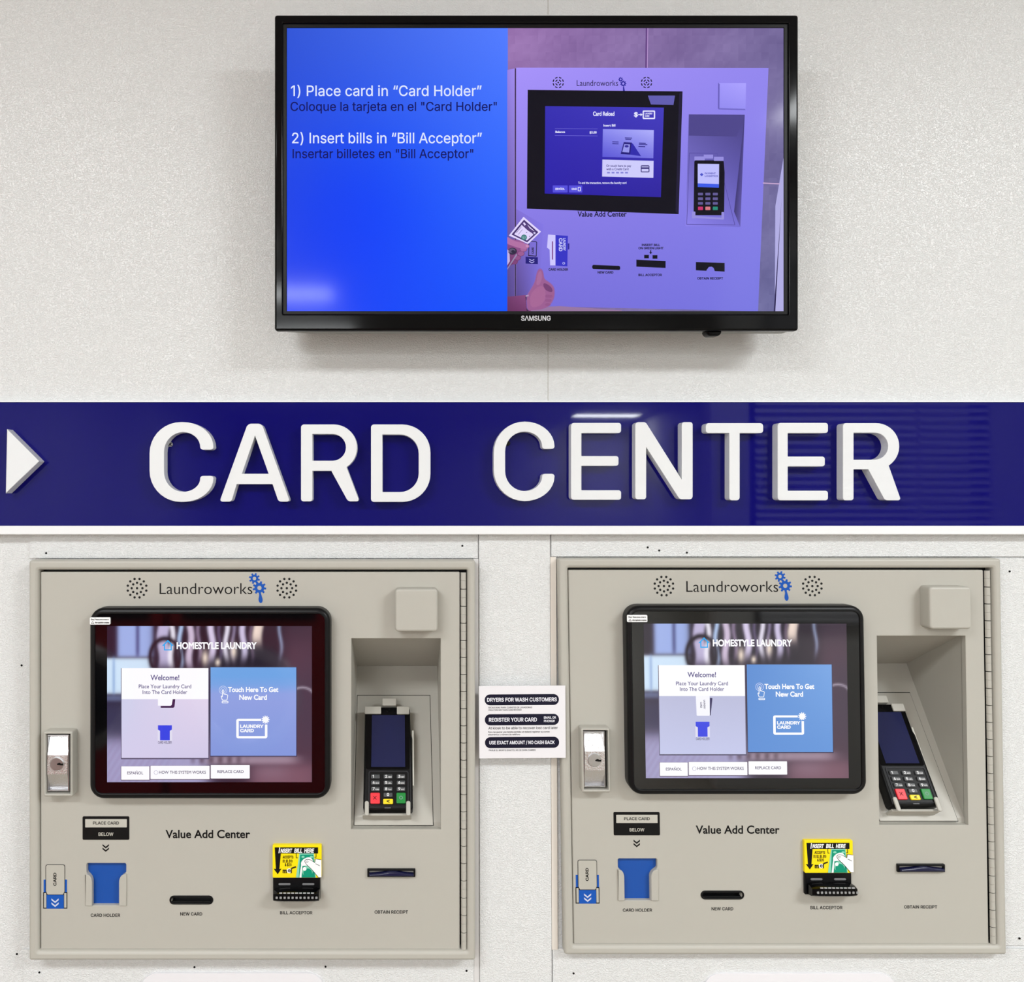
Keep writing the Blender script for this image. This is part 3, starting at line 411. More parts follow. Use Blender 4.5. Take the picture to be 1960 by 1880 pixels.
def text(s, x0, x1, base, cap, font='I', bold=0.0, shear=0.0, track=0.0, turn=None):
    """The outlines of a line of writing, in photo pixels, fitted between x0 and x1 on a baseline."""
    polys = []; pen = 0.0; lo, hi = 1e9, -1e9
    for ch in s:
        adv, pts, tris = glyph(font, ch, bold)
        if tris:
            p2 = [(pen + x + shear * y, y) for x, y in pts]
            used = {i for t in tris for i in t}
            lo = min(lo, min(p2[i][0] for i in used)); hi = max(hi, max(p2[i][0] for i in used))
            polys.append((p2, tris))
        pen += adv + track
    kx = (x1 - x0) / (hi - lo)
    f = lambda p: (x0 + (p[0] - lo) * kx, base - p[1] * cap)
    if turn:
        g = f; f = lambda p: turn(*g(p))
    return [([f(p) for p in o], t) for o, t in polys]

def custom(o, label=None, cat=None, group=None, kind=None):
    for k, v in (('label', label), ('category', cat), ('group', group), ('kind', kind)):
        if v:
            o[k] = v
    return o
def thing(name, loc, label, cat, group=None):
    o = bpy.data.objects.new(name, None)
    o.empty_display_size = 0.05
    o.location = loc
    COL.objects.link(o)
    return custom(o, label, cat, group)
def origin(o):
    v = Vector((0, 0, 0))
    while o:
        v += Vector(o.location); o = o.parent
    return v

class MB:
    """Collects faces for ONE mesh object."""
    def __init__(s, pl=None):
        s.v = []; s.f = []; s.mi = []; s.mats = []; s.cols = []; s.flat = set(); s.col = None; s.pl = pl; s.lay = 0.0
    def m(s, material):
        if material not in s.mats:
            s.mats.append(material)
        return s.mats.index(material)
    def face(s, pts, material, cols=None):
        i = len(s.v); s.v += [tuple(p) for p in pts]
        s.f.append(tuple(range(i, i + len(pts)))); s.mi.append(s.m(material)); s.cols.append(cols or s.col)
    def _tess(s, loops, n, material):
        pl = s.pl
        vv = [[Vector(((p[0] - loops[0][0][0]) * 2000, (p[1] - loops[0][0][1]) * 2000, 0)) for p in l] for l in loops]
        flat = [p for l in loops for p in l]
        base = len(s.v)
        s.v += [tuple(pl.W(p[0], p[1], n)) for p in flat]
        k = s.m(material)
        for t in tessellate_polygon(vv):
            a = area([flat[j] for j in t])
            if abs(a) < 1e-13:
                continue
            t = t if a > 0 else t[::-1]
            s.flat.add(len(s.f)); s.f.append(tuple(base + j for j in t)); s.mi.append(k); s.cols.append(s.col)
    def fill(s, outer, material, n=0.0, holes=(), color=None):
        """A flat printed or lit patch given in photo pixels."""
        s.col = srgb(color) if color else None
        s._tess([ccw(s.pl.uvs(outer, n))] + [cw(s.pl.uvs(h, n)) for h in holes], n, material)
    def write(s, polys, material, n=0.0, color=None):
        col = srgb(color) if color else None
        k = s.m(material)
        for pts, tris in polys:
            q = s.pl.uvs(pts, n); base = len(s.v)
            s.v += [tuple(s.pl.W(p[0], p[1], n)) for p in q]
            for t in tris:
                t = t if area([q[i] for i in t]) > 0 else t[::-1]
                s.f.append(tuple(base + i for i in t)); s.mi.append(k); s.cols.append(col)
    def solid(s, outer, material, n0, n1, bev=0.0, holes=(), seg=3, uv=False, back=False, hbev=None):
        """A slab from depth n0 to n1 with a rounded front edge; outline in photo pixels seen at its front."""
        o = ccw(outer if uv else s.pl.uvs(outer, n1))
        hs = [cw(h if uv else s.pl.uvs(h, n1)) for h in holes]
        hb = bev if hbev is None else hbev
        k = s.m(material)
        def rings(loop, bv):
            rs = [(loop, n0)]
            if bv > 0:
                for j in range(seg + 1):
                    a = math.pi / 2 * j / seg
                    rs.append((inset(loop, bv * (1 - math.cos(a))), n1 - bv + bv * math.sin(a)))
            else:
                rs.append((loop, n1))
            return rs
        last = []
        for loop, bv in [(o, bev)] + [(h, hb) for h in hs]:
            R = rings(loop, bv); ids = []
            for (l, n) in R:
                b = len(s.v); s.v += [tuple(s.pl.W(p[0], p[1], n)) for p in l]; ids.append(b)
            c = len(loop)
            for a, b in zip(ids, ids[1:]):
                for j in range(c):
                    q = (j + 1) % c
                    s.f.append((a + j, a + q, b + q, b + j)); s.mi.append(k); s.cols.append(None)
            last.append(R[-1][0])
        s.col = None
        s._tess(last, n1, material)
        if back:
            s._tess([o] + hs, n0, material)
    def grad(s, quad, cols, nx, ny, material, n=0.0, fn=None):
        """A lit patch of a picture whose colours vary across it."""
        P = s.pl.uvs(quad, n)
        def bl(a, u, v):
            return tuple((a[0][j] * (1 - u) + a[1][j] * u) * (1 - v) + (a[3][j] * (1 - u) + a[2][j] * u) * v for j in range(len(a[0])))
        def C(u, v):
            return srgb(fn(u, v)) if fn else srgb(bl(cols, u, v))
        for j in range(ny):
            for i in range(nx):
                uv = [(i / nx, (j + 1) / ny), ((i + 1) / nx, (j + 1) / ny), ((i + 1) / nx, j / ny), (i / nx, j / ny)]
                s.face([s.pl.W(*bl(P, u, v), n) for u, v in uv], material, [C(u, v) for u, v in uv])
    def box(s, lo, hi, material):
        x0, y0, z0 = lo; x1, y1, z1 = hi
        c = [(x0, y0, z0), (x1, y0, z0), (x1, y1, z0), (x0, y1, z0), (x0, y0, z1), (x1, y0, z1), (x1, y1, z1), (x0, y1, z1)]
        b = len(s.v); s.v += c; k = s.m(material)
        for f in ((0, 3, 2, 1), (4, 5, 6, 7), (0, 1, 5, 4), (1, 2, 6, 5), (2, 3, 7, 6), (3, 0, 4, 7)):
            s.f.append(tuple(b + j for j in f)); s.mi.append(k); s.cols.append(None)
    def build(s, name, parent=None, smooth=False, label=None, weld=False):
        me = bpy.data.meshes.new(name)
        off = origin(parent) if parent else Vector((0, 0, 0))
        if not parent:
            xs = list(zip(*s.v))
            off = Vector([(min(c) + max(c)) / 2 for c in xs])
        me.from_pydata([tuple(Vector(v) - off) for v in s.v], [], s.f)
        for q in s.mats:
            me.materials.append(q)
        me.polygons.foreach_set('material_index', s.mi)
        if any(c is not None for c in s.cols):
            at_ = me.color_attributes.new('picture', 'FLOAT_COLOR', 'CORNER')
            buf = []
            for f, c in zip(s.f, s.cols):
                if c is None:
                    buf += [0, 0, 0, 1] * len(f)
                elif isinstance(c, list):
                    for q in c: buf += list(q)
                else:
                    buf += list(c) * len(f)
            at_.data.foreach_set('color', buf)
        if smooth:
            me.polygons.foreach_set('use_smooth', [i not in s.flat for i in range(len(s.f))])
            if weld:
                bm = bmesh.new(); bm.from_mesh(me)
                bmesh.ops.remove_doubles(bm, verts=bm.verts, dist=1e-6)
                bm.to_mesh(me); bm.free()
            me.set_sharp_from_angle(angle=math.radians(35))
        me.update()
        o = bpy.data.objects.new(name, me)
        COL.objects.link(o)
        if parent:
            o.parent = parent
        else:
            o.location = off
        if label:
            o['label'] = label
        return o
def struct(mb, name):
    o = mb.build(name); o['kind'] = 'structure'; return o
# ------------------------------------------------------------------ materials
M_WALL = mat('pebbled_white_panel', (230, 231, 231), 0.36, bump=('pebble', 420.0, (1.0, 1.0, 1.35), 0.66, 0.0010))
M_PAINT = mat('white_paint', (228, 227, 222), 0.6)
M_CEIL = mat('ceiling_white', (225, 225, 222), 0.8, bump=('noise', 90.0, (1, 1, 1), 0.3, 0.002))
M_FLOOR = mat('brown_vinyl_floor', (156, 147, 132), 0.35, bump=('noise', 30.0, (1, 1, 1), 0.1, 0.002))
M_GAP = mat('raw_board_edge', (230, 223, 214), 0.8)
M_CAULK = mat('caulk', (215, 213, 212), 0.6)
M_BLACK = mat('black_void', (12, 12, 12), 0.8)
M_BEIGE = mat('beige_powder_coat', (182, 179, 170), 0.45, bump=('noise', 1400.0, (1, 1, 1), 0.05, 0.0004))
M_GLOSSBLACK = mat('gloss_black_plastic', (6, 6, 8), 0.08, spec=0.14)
M_SATBLACK = mat('satin_black_plastic', (12, 12, 14), 0.35, spec=0.22)
M_GREYPLASTIC = mat('grey_plastic', (150, 152, 146), 0.5)
M_CHROME = mat('hammered_chrome', (225, 225, 228), 0.25, metal=1.0, bump=('noise', 700.0, (1, 1, 1), 0.45, 0.0012))
M_STEEL = mat('brushed_steel', (190, 190, 192), 0.28, metal=1.0)
M_BLUEACR = mat('blue_acrylic', (12, 8, 102), 0.03, spec=0.17)
M_WHITEPVC = mat('white_letter_plastic', (229, 231, 233), 0.35)
M_WHITETRIM = mat('white_trim_plastic', (238, 239, 240), 0.4)
M_BLUE = mat('blue_plastic', (6, 76, 164), 0.4)
M_NAVY = mat('navy_plastic', (16, 18, 58), 0.2)
M_PAPER = mat('white_laminate', (234, 232, 236), 0.3)
M_TVSCREEN = screen_mat('television_picture', 1.0, 0.09, 0.14)
M_TOUCH = screen_mat('touch_screen_picture', 1.0, 0.05, 0.6)
M_CARDGLASS = mat('terminal_glass', (30, 34, 72), 0.06, spec=0.3)
M_SCREENGLASS = mat('screen_glass', (6, 6, 8), 0.05, spec=0.6)
INK_K = ink((9, 9, 10)); INK_W = ink((248, 248, 248)); INK_BLUE = ink((22, 84, 178))

# ------------------------------------------------------------------ room behind the camera
XL, XR, YB = -3.4, 4.4, -15.5
mb = MB(); mb.box((XL, YB, -0.05), (XR, 0.3, 0.0), M_FLOOR); struct(mb, 'floor')
mb = MB(); mb.box((XL, YB, CEIL), (XR, 0.3, CEIL + 0.05), M_CEIL); struct(mb, 'ceiling')
mb = MB(); mb.box((XL - 0.1, YB, 0), (XL, 0.3, CEIL), M_PAINT); struct(mb, 'wall_left')
mb = MB(); mb.box((XL, YB - 0.1, 0), (XR, YB, CEIL), M_PAINT); struct(mb, 'wall_rear')
mb = MB(); mb.box((XR, YB, 0), (XR + 0.1, 0.3, CEIL), M_PAINT); struct(mb, 'wall_right')
YP, PX0, WX0, WX1, WZ0, WZ1 = -3.25, 1.60, 1.80, 3.06, 0.85, 2.45
mb = MB()
mb.box((PX0, YP - .1, 0), (WX0, YP, CEIL), M_PAINT); mb.box((WX1, YP - .1, 0), (XR, YP, CEIL), M_PAINT)
mb.box((WX0, YP - .1, 0), (WX1, YP, WZ0), M_PAINT); mb.box((WX0, YP - .1, WZ1), (WX1, YP, CEIL), M_PAINT)
struct(mb, 'wall_inner')
M_ALU = mat('window_aluminium', (120, 120, 122), 0.4, metal=0.6)
mb = MB()
for (a, b_, c, d) in ((WX0, WX0 + .05, WZ0, WZ1), (WX1 - .05, WX1, WZ0, WZ1), (WX0, WX1, WZ0, WZ0 + .05), (WX0, WX1, WZ1 - .05, WZ1)):
    mb.box((a, YP - .08, c), (b_, YP - .02, d), M_ALU)
struct(mb, 'window_1')
bl = MB(); M_SLAT = mat('blind_slat', (225, 225, 228), 0.5)
for j in range(38):
    z = WZ0 + 0.03 + j * 0.0415
    for (xa, xb) in ((WX0 + .02, 2.66), (2.68, WX1 - .02)):
        s0, s1 = random.Random(j).uniform(-.004, .004), random.Random(j + 99).uniform(-.004, .004)
        bl.face([(xa, YP + .012, z + .017 + s0), (xb, YP + .012, z + .017 + s1), (xb, YP + .045, z - .014 + s1), (xa, YP + .045, z - .014 + s0)], M_SLAT)
bl.box((WX0, YP + .004, WZ1), (WX1, YP + .06, WZ1 + .05), M_SLAT)
o = bl.build('window_blind'); custom(o, 'white horizontal slat blind hanging across the side window', 'blind')

for i, (lx, ly, lp) in enumerate(LAMPS):
    t = thing('ceiling_light', (lx, ly, CEIL), 'white fluorescent ceiling light above the shop floor', 'ceiling light', 'fluorescent ceiling lights')
    h = MB(); h.box((lx - .63, ly - .18, CEIL - .075), (lx + .63, ly + .18, CEIL - .001), M_PAINT); h.build('light_housing', t)

M_RED = mat('red_enamel', (196, 20, 26), 0.3)
M_DRUM = mat('drum_glass', (20, 20, 24), 0.08)
for k in range(3):
    x0 = -1.80 + 0.74 * k
    t = thing('washing_machine', (x0 + .35, -2.95, 0), 'red front loading washing machine facing the card wall', 'washing machine', 'red washing machines')
    b = MB(); b.box((x0, -3.35, 0.0), (x0 + .70, -2.65, 1.12), M_RED); b.build('cabinet', t)
    PW = Plane((x0 + .35, -2.65, .62)); PW.U = Vector((-1, 0, 0)); PW.N = Vector((0, 1, 0))
    d = MB(PW); d.solid(circ(0, 0, .24, 40), M_STEEL, 0, .04, .012, [circ(0, 0, .18, 40)], uv=True); dr = d.build('door', t, True)
    g = MB(PW); g.solid(circ(0, 0, .181, 40), M_DRUM, 0, .03, .01, uv=True); g.build('door_glass', dr, True)
    c = MB(PW); c.solid([(-.3, .34), (.3, .34), (.3, .46), (-.3, .46)], M_SATBLACK, 0, .01, .004, uv=True); c.build('control_panel', t)

# ------------------------------------------------------------------ card wall with its two openings
PL = Plane(at(55, 1073, -0.028))
SHIFT = at(1064.5, 1069.5, -0.016) - at(55, 1073, -0.028)
PL_WALL = Plane((0, 0, 0))
def frame_bounds(shift):
    a = PL.W(*PL.uv(55, 1073, .006), 0) + shift; b = PL.W(*PL.uv(909.8, 1839, .006), 0) + shift
    return a.x, b.z, b.x, a.z
KL = frame_bounds(Vector((0, 0, 0))); KR = frame_bounds(SHIFT)
def hole(k, m):
    return [(k[0] + m, k[1] + m), (k[2] - m, k[1] + m), (k[2] - m, k[3] - m), (k[0] + m, k[3] - m)]
mb = MB(PL_WALL)
mb.solid([(XL, 0), (XR, 0), (XR, CEIL), (XL, CEIL)], M_WALL, -0.02, 0.0, 0, [hole(KL, .010), hole(KR, .010)], uv=True)
wall = struct(mb, 'wall_back')

ZB = at(800, 1840, 0).z - 0.5
ZT = at(0, 1015, 0).z
def wx(px, py): return at(px, py, 0).x
def wz(py): return at(800, py, 0).z
def nails(o, pts, n):
    for (px, py) in pts:
        q = MB(PL_WALL); q.solid(circ(px, py, 2.0, 10), INK_K, n - .0005, n + .0008, .0003); q.build('nail_head', o)
def sheet(name, x0, z0, x1, z1, th, dots=(), holes=(), m=M_WALL):
    q = MB(PL_WALL)
    q.solid([(x0, z0), (x1, z0), (x1, z1), (x0, z1)], m, 0.0, th, .0006, holes, uv=True, hbev=0)
    o = struct(q, name); nails(o, dots, th); return o
g = .0015
xa, xb = wx(58, 1060), wx(915, 1100)
sheet('trim_1', xa, KL[3] + .0005, xb, ZT, .003, [(88, 1059), (885, 1045)])
sheet('trim_2', wx(46, 1860), ZB, wx(912, 1860), KL[1] - .0005, .003, [(75, 1862), (372, 1852), (623, 1851), (893, 1859)])
xs0, xs1 = wx(917, 1400), wx(1053, 1400)
sheet('trim_3', xs0, ZB, xs1, ZT, .006)
sheet('trim_4', wx(1054.5, 1050), KR[3] + .0016, XR, ZT, .004, [(1240, 1048), (1262, 1054), (1315, 1058)])
sheet('trim_5', wx(1057, 1860), ZB, XR, KR[1] - .0005, .004, [(1098, 1864), (1952, 1797)])
sheet('trim_6', KR[2] + .0008, KR[1] + .004, XR, KR[3] - .0006, .003, [(1933, 1094)])
sheet('trim_7', xs1 + .0004, KR[1] - .002, KR[0] - .0005, KR[3] + .001, .0045, m=M_GAP)
sheet('trim_8', KL[2] + .0004, ZB, xs0 - .0004, KL[3], .004, m=M_CAULK)
nails(wall, [(41, 1274), (32, 1827)], 0.0)
q = MB(PL_WALL)
for (x, y0, y1) in ((1049, 0, 28), (1049, 640, 768)):
    q.fill(stroke((x, y0), (x, y1), 1.4), ink((190, 188, 182)), .0003)
q.build('panel_seam', wall)

# ------------------------------------------------------------------ long blue sign
YS = -0.016
PS = Plane((0, YS, 0))
zt, zb, ze = at(780, 770, YS).z, at(780, 1006.5, YS).z, at(780, 1023.5, YS - .006).z
SX0, SX1 = -1.35, 1.75
sign = thing('sign_board', ((SX0 + SX1) / 2, 0, ze), 'long glossy blue sign board with raised white CARD CENTER letters', 'sign')
mb = MB(PS); mb.solid([(SX0, zb), (SX1, zb), (SX1, zt), (SX0, zt)], M_BLUEACR, -YS * -1 + 0, 0, .0005, uv=True)
panel = mb.build('sign_panel', sign, label='glossy blue acrylic sign panel')
mb = MB(PS); mb.solid([(SX0, ze), (SX1, ze), (SX1, zb), (SX0, zb)], M_WHITETRIM, YS, .006, .0012, uv=True); mb.build('lower_rail', sign, label='white rail under the blue panel')
mb = MB(PS); mb.solid([(SX0, zt), (SX1, zt), (SX1, zt + .0022), (SX0, zt + .0022)], M_WHITETRIM, YS, .001, 0, uv=True); mb.build('upper_rail', sign)
TH = .019
def R(cx, cy, r, a0, a1, n, ry=None):
    return [(cx + r * math.cos(math.radians(a0 + (a1 - a0) * k / n)), cy + (ry or r) * math.sin(math.radians(a0 + (a1 - a0) * k / n))) for k in range(n + 1)]
def letC(xl, xr, t, b, y1, y2, xi, xir):
    return rp([(xr, y1, 6), (xr, t, 58), (xl, t, 60), (xl, b, 60), (xr, b, 58), (xr, y2, 6), (xir, y2, 6), (xir, b - 19.5, 34), (xi, b - 19.5, 38), (xi, t + 19.5, 38), (xir, t + 19.5, 34), (xir, y1, 6)], 9), []
def letR(x0, x1, xs, t, b, hx, ht, hb, bb, lx, fx0, fx1):
    r = (bb - t) / 2; cx, cy = x1 - r, t + r
    o = rp([(x0, b, 5), (x0, t, 6)] + [(p[0], p[1], 0) for p in R(cx, cy, r, -90, 57, 16)] + [(fx1, b, 6), (fx0, b, 5), (lx, bb, 0), (xs, bb, 0), (xs, b, 5)])
    hr = (hb - ht) / 2
    h = [(xs, hb), (xs, ht)] + R(hx - hr, ht + hr, hr, -90, 90, 14)
    return o, [h]
def letE(x0, x1, xs, t, b, m0, m1, xm, at_, ab):
    return rp([(x0, t, 6), (x1, t, 5), (x1, at_, 5), (xs, at_, 1), (xs, m0, 1), (xm, m0, 5), (xm, m1, 5), (xs, m1, 1), (xs, ab, 1), (x1, ab, 5), (x1, b, 5), (x0, b, 6)]), []
LETTERS = [
    letC(286, 408.5, 808, 961, 861, 911, 314, 383),
    (rp([(420, 960.5, 6), (474, 811, 7), (501, 811, 7), (555, 960.5, 6), (533, 960.5, 5), (521.5, 927, 1), (453, 927, 1), (443, 960.5, 5)]), [[(463, 907), (488, 834), (514, 907)]]),
    letR(576, 683.5, 598, 812.5, 960, 662, 831, 882, 901.5, 634, 666, 688),
    (rp([(710, 961, 6), (710, 812.5, 6), (824, 812.5, 54), (824, 961, 54)], 10), [rp([(732, 832, 1), (801.5, 832, 36), (801.5, 942, 36), (732, 942, 1)], 8)]),
    letC(945, 1061.5, 807, 959.5, 859.5, 907, 967, 1037.5),
    letE(1093, 1189, 1113, 809.5, 957, 873, 892, 1184, 829, 938.5),
    (rp([(1216, 956, 5), (1216, 808, 6), (1236, 808, 4), (1305, 918, 0), (1305, 808, 5), (1326, 808, 5), (1326, 956, 6), (1301, 956, 4), (1237, 856, 0), (1237, 956, 5)]), []),
    (rp([(1351, 810, 6), (1461, 810, 6), (1461, 829, 5), (1416, 829, 1), (1416, 958, 6), (1396, 958, 5), (1396, 829, 1), (1351, 829, 5)]), []),
    letE(1488.5, 1585, 1508, 809.5, 958, 874, 893, 1579, 829, 939.5),
    letR(1613.5, 1721.5, 1634, 810, 958, 1700, 828.5, 880, 898.5, 1662, 1694, 1725),
]
for (o_, h_) in LETTERS:
    mb = MB(PS); mb.solid(o_, M_WHITEPVC, 0.0, TH, .0006, h_, seg=2); mb.build('letter', sign)
mb = MB(PS); mb.solid(rp([(13, 821, 1), (75, 883, 1), (11, 945, 1)]), M_WHITEPVC, 0, TH, .0006, seg=2); mb.build('arrow', sign, label='white arrowhead pointing right')
for (px, py, c) in ((325.5, 850.5, M_STEEL), (972, 848.5, M_SATBLACK)):
    mb = MB(PS); mb.solid(circ(px, py, 5, 18), c, 0, .002, .001)
    mb.fill(stroke((px - 3, py - 3), (px + 3, py + 3), 1.6), INK_K, .0023); mb.fill(stroke((px - 3, py + 3), (px + 3, py - 3), 1.6), INK_K, .0024)
    mb.build('screw', sign)

# ------------------------------------------------------------------ television
YT = -0.097
TT = math.radians(2.2)
OT = at(1027, 330, YT)
PT = Plane(OT, (0, -math.sin(TT), math.cos(TT)))
tv = thing('television', at(1027, 633, YT), 'black flat screen television playing card instructions above the sign', 'television')
SCR = (549, 53, 1500.5, 595.5)
mb = MB(PT)
mb.solid(rect(525.5, 28, 1528.5, 633, 5, 4), M_GLOSSBLACK, -.012, 0, .003, [rect(541, 44, 1510, 602, 1)], hbev=.0015)
bez = mb.build('bezel', tv, True)
mb = MB(PT); mb.solid(rect(540.5, 43.5, 1510.5, 602.5), M_SATBLACK, -.010, -.003, .001, [rect(SCR[0], SCR[1], SCR[2], SCR[3])], hbev=.0006); mb.build('inner_bezel', bez)
mb = MB(PT); mb.write(text('SΛMSUNG', 997.5, 1054, 613.7, 9, 'I', .035, 0), ink((205, 205, 210)), .0003); mb.build('brand_lettering', bez)
mb = MB(PT)
mb.solid(rp([(540, 60, 8), (1514, 60, 8), (1520, 632.6, 6), (592, 632.6, 10), (536, 629, 10)]), M_GREYPLASTIC, -.044, -.0115, 0, back=True)
mb.build('back_housing', tv)
mb = MB(PT); mb.solid(rect(850, 200, 1200, 470), M_SATBLACK, -.085, -.045, .002); mb.build('wall_bracket', tv)
mb = MB(PT); mb.solid(rp([(1351, 632, 4), (1383, 632, 4), (1380, 643, 7), (1354, 643, 7)]), M_GLOSSBLACK, -.024, -.006, .003); mb.build('control_knob', tv, True)

D = MB(PT); T = M_TVSCREEN
def tvblue(u, v):
    a = (46, 84, 214); b = (82, 124, 255); c = (10, 84, 255); d = (22, 62, 240)
    q = tuple((a[j] * (1 - u) + b[j] * u) * (1 - v) + (d[j] * (1 - u) + c[j] * u) * v for j in range(3))
    dip = math.exp(-((u - .35) ** 2 / .12 + (v - .62) ** 2 / .10))
    return (max(0, q[0] - 26 * dip), max(0, q[1] - 14 * dip), min(255, q[2] + 8 * dip))
D.grad([(548, 52), (972, 52), (972, 596.5), (548, 596.5)], None, 16, 20, T, -.0045, tvblue)
WT, NV = (222, 230, 255), (6, 10, 96)
L1, L2, L3, L4, L5 = -.0044, -.0043, -.0042, -.0041, -.0040
D.write(text('1) Place card in “Card Holder”', 557, 922, 183.6, 19.8, 'I', .012), T, L1, WT)
D.write(text('Coloque la tarjeta en el "Card Holder"', 556, 951, 212.2, 17, 'I', .014), T, L1, NV)
D.write(text('2) Insert bills in “Bill Acceptor”', 559, 922.5, 274, 19.8, 'I', .012), T, L1, WT)
D.write(text('Insertar billetes en "Bill Acceptor"', 560, 906, 302.6, 17, 'I', .014), T, L1, NV)
# the photographed machine on the right of the picture
rnd = random.Random(4)
def tiles(u, v):
    k = rnd.uniform(-5, 5) + 7 * math.sin(u * 17 + v * 9) * math.sin(v * 23)
    return (150 - 34 * u - 12 * v + k, 112 - 8 * u + k, 172 - 18 * u + k)
D.grad([(971, 52), (1501.5, 52), (1501.5, 596.5), (971, 596.5)], None, 36, 34, T, -.00452, tiles)
D.fill(stroke((1237.5, 52), (1236.5, 130), 3), T, L1, color=(100, 66, 130))
D.fill(stroke((1240, 52), (1239, 130), 1.4), T, L1, color=(182, 146, 204))
D.fill(stroke((1460, 350.5), (1494, 352), 2.4), T, L1, color=(196, 164, 206))
D.fill([(1484, 395), (1500, 300), (1501.5, 300), (1501.5, 596), (1483, 596)], T, L1, color=(176, 172, 226))
D.fill([(1492, 440), (1496, 380), (1484, 596), (1481, 596)], T, L2, color=(40, 30, 80))
pv = [(166, 146, 250), (146, 134, 238), (118, 116, 224), (118, 108, 216)]
D.grad([(988, 129.5), (1471, 130), (1451, 596), (988, 585)], pv, 12, 12, T, L1)
D.grad([(971, 134), (985, 131), (985, 585), (971, 585)], [(150, 130, 228), (160, 140, 240), (92, 76, 150), (80, 66, 132)], 3, 10, T, L1)
D.fill(stroke((986.5, 131), (986.5, 585), 1.8), T, L2, color=(24, 18, 52))
D.grad([(988, 400), (1040, 430), (1030, 585), (988, 585)], [(130, 112, 214), (130, 118, 228), (118, 108, 210), (84, 66, 132)], 6, 8, T, L2)
D.fill([(971, 592), (1070, 586), (1190, 594), (1190, 597), (971, 597)], T, L2, color=(150, 118, 160))
K0 = (10, 9, 24); BL = (40, 34, 160)
for cx_ in (1068.5, 1237.5):
    for (r, n, w) in ((10.8, 8, 2.0), (6.0, 4, 2.0)):
        for k in range(n):
            a0 = 2 * math.pi * (k + .18) / n; a1 = 2 * math.pi * (k + .82) / n
            D.fill([(cx_ + r * math.cos(a0 + (a1 - a0) * j / 3), 158 + r * math.sin(a0 + (a1 - a0) * j / 3)) for j in range(4)] +
                   [(cx_ + (r - w) * math.cos(a1 - (a1 - a0) * j / 3), 158 + (r - w) * math.sin(a1 - (a1 - a0) * j / 3)) for j in range(4)], T, L2, color=K0)
    D.fill(circ(cx_, 158, 1.6, 8), T, L2, color=K0)
D.write(text('Laundroworks', 1104, 1183, 164.5, 11, 'B', 0), T, L2, (22, 14, 60))
D.fill(gear(1188, 152, 4.6, 3.3, 8), T, L2, [circ(1188, 152, 1.7, 8)], (34, 30, 150))
D.fill(gear(1193, 160, 6, 4.4, 9), T, L3, [circ(1193, 160, 2.4, 8)], (34, 30, 150))
D.fill([(1192.5, 166), (1194.5, 166), (1196, 174), (1192.5, 174)], T, L2, color=(34, 30, 150))
D.fill([(1010, 172), (1306.5, 175), (1299, 410), (1008.5, 399.5)], T, L2, color=(9, 7, 22))
D.fill([(1300, 179), (1306.5, 175), (1299, 410), (1293, 405)], T, L3, color=(30, 24, 54))
D.fill([(1240, 183), (1292, 183), (1289, 201), (1246, 200)], T, L3, color=(96, 92, 176))
D.grad([(1043.5, 203), (1270.7, 206), (1265, 377.6), (1042.6, 370.6)], [(52, 44, 176), (66, 58, 190), (44, 32, 158), (38, 26, 168)], 8, 8, T, L3)
WS = (228, 228, 255)
D.write(text('Card Reload', 1135, 1176, 221.5, 7.6, 'B', .05), T, L4, WS)
D.write(text('$', 1213.5, 1221, 223, 8, 'B', .06), T, L4, WS)
D.fill(stroke((1221.5, 219.5), (1229, 219.5), 1.4), T, L4, color=WS); D.fill([(1226, 216.5), (1230, 219.5), (1226, 222.5)], T, L4, color=WS)
D.fill(rect(1230, 211.5, 1254, 228, 2), T, L4, [rect(1232.5, 214, 1251.5, 225.5, 1)], WS)
D.write(text('LAUNDRY', 1234.5, 1249, 219, 3, 'B', .06), T, L4, WS); D.write(text('CARD', 1234.5, 1243, 223.5, 3, 'B', .06), T, L4, WS)
D.write(text('Insert Bill', 1155, 1178, 242, 4, 'B', .05), T, L4, WS)
D.write(text('Balance', 1063, 1081.5, 254.5, 4, 'B', .05), T, L4, WS); D.write(text('$3.00', 1128.5, 1142, 255.5, 4, 'B', .05), T, L4, WS)
for y in (246, 259.5):
    D.fill(stroke((1062, y), (1144, y + .7), .8), T, L4, color=(110, 104, 214))
D.grad([(1154, 247), (1251.5, 249), (1250.5, 303), (1153, 300.5)], [(140, 140, 240), (176, 176, 252), (118, 116, 226), (90, 86, 214)], 6, 4, T, L4)
D.fill([(1194, 272), (1209, 273), (1206, 296), (1188, 295)], T, L5, color=(34, 26, 120)); D.fill([(1209, 273), (1212, 276), (1227, 299), (1206, 296)], T, L5, color=(46, 40, 170))
D.fill([(1195, 276), (1206, 276.5), (1204, 292), (1191, 291)], T, L5 + .0001, color=(150, 150, 236))
D.fill(circ(1199.5, 280, 4, 10, 2.4), T, L5 + .0002, color=(50, 42, 150))
for (x0, x1, y) in ((1172, 1184, 271.5), (1172, 1184, 275), (1223, 1236, 274), (1223, 1239, 276.5), (1222, 1235, 280.5), (1196, 1210, 264), (1197, 1208, 266.5)):
    D.fill(stroke((x0, y), (x1, y + .4), 1.6), T, L5, color=(40, 32, 130))
D.fill([(1153, 305.5), (1251, 308), (1250.5, 340.5), (1152.5, 338)], T, L4, color=(206, 204, 252))
D.write(text('Or touch here to pay', 1160.5, 1208, 319.5, 4.2, 'B', .03), T, L5, (60, 50, 130))
D.write(text('with a Credit Card', 1160.5, 1203, 325.7, 4.2, 'B', .03), T, L5, (60, 50, 130))
for k in range(5):
    D.fill(rect(1162 + k * 8.6, 329, 1167.5 + k * 8.6, 332), T, L5, color=(130, 130, 214))
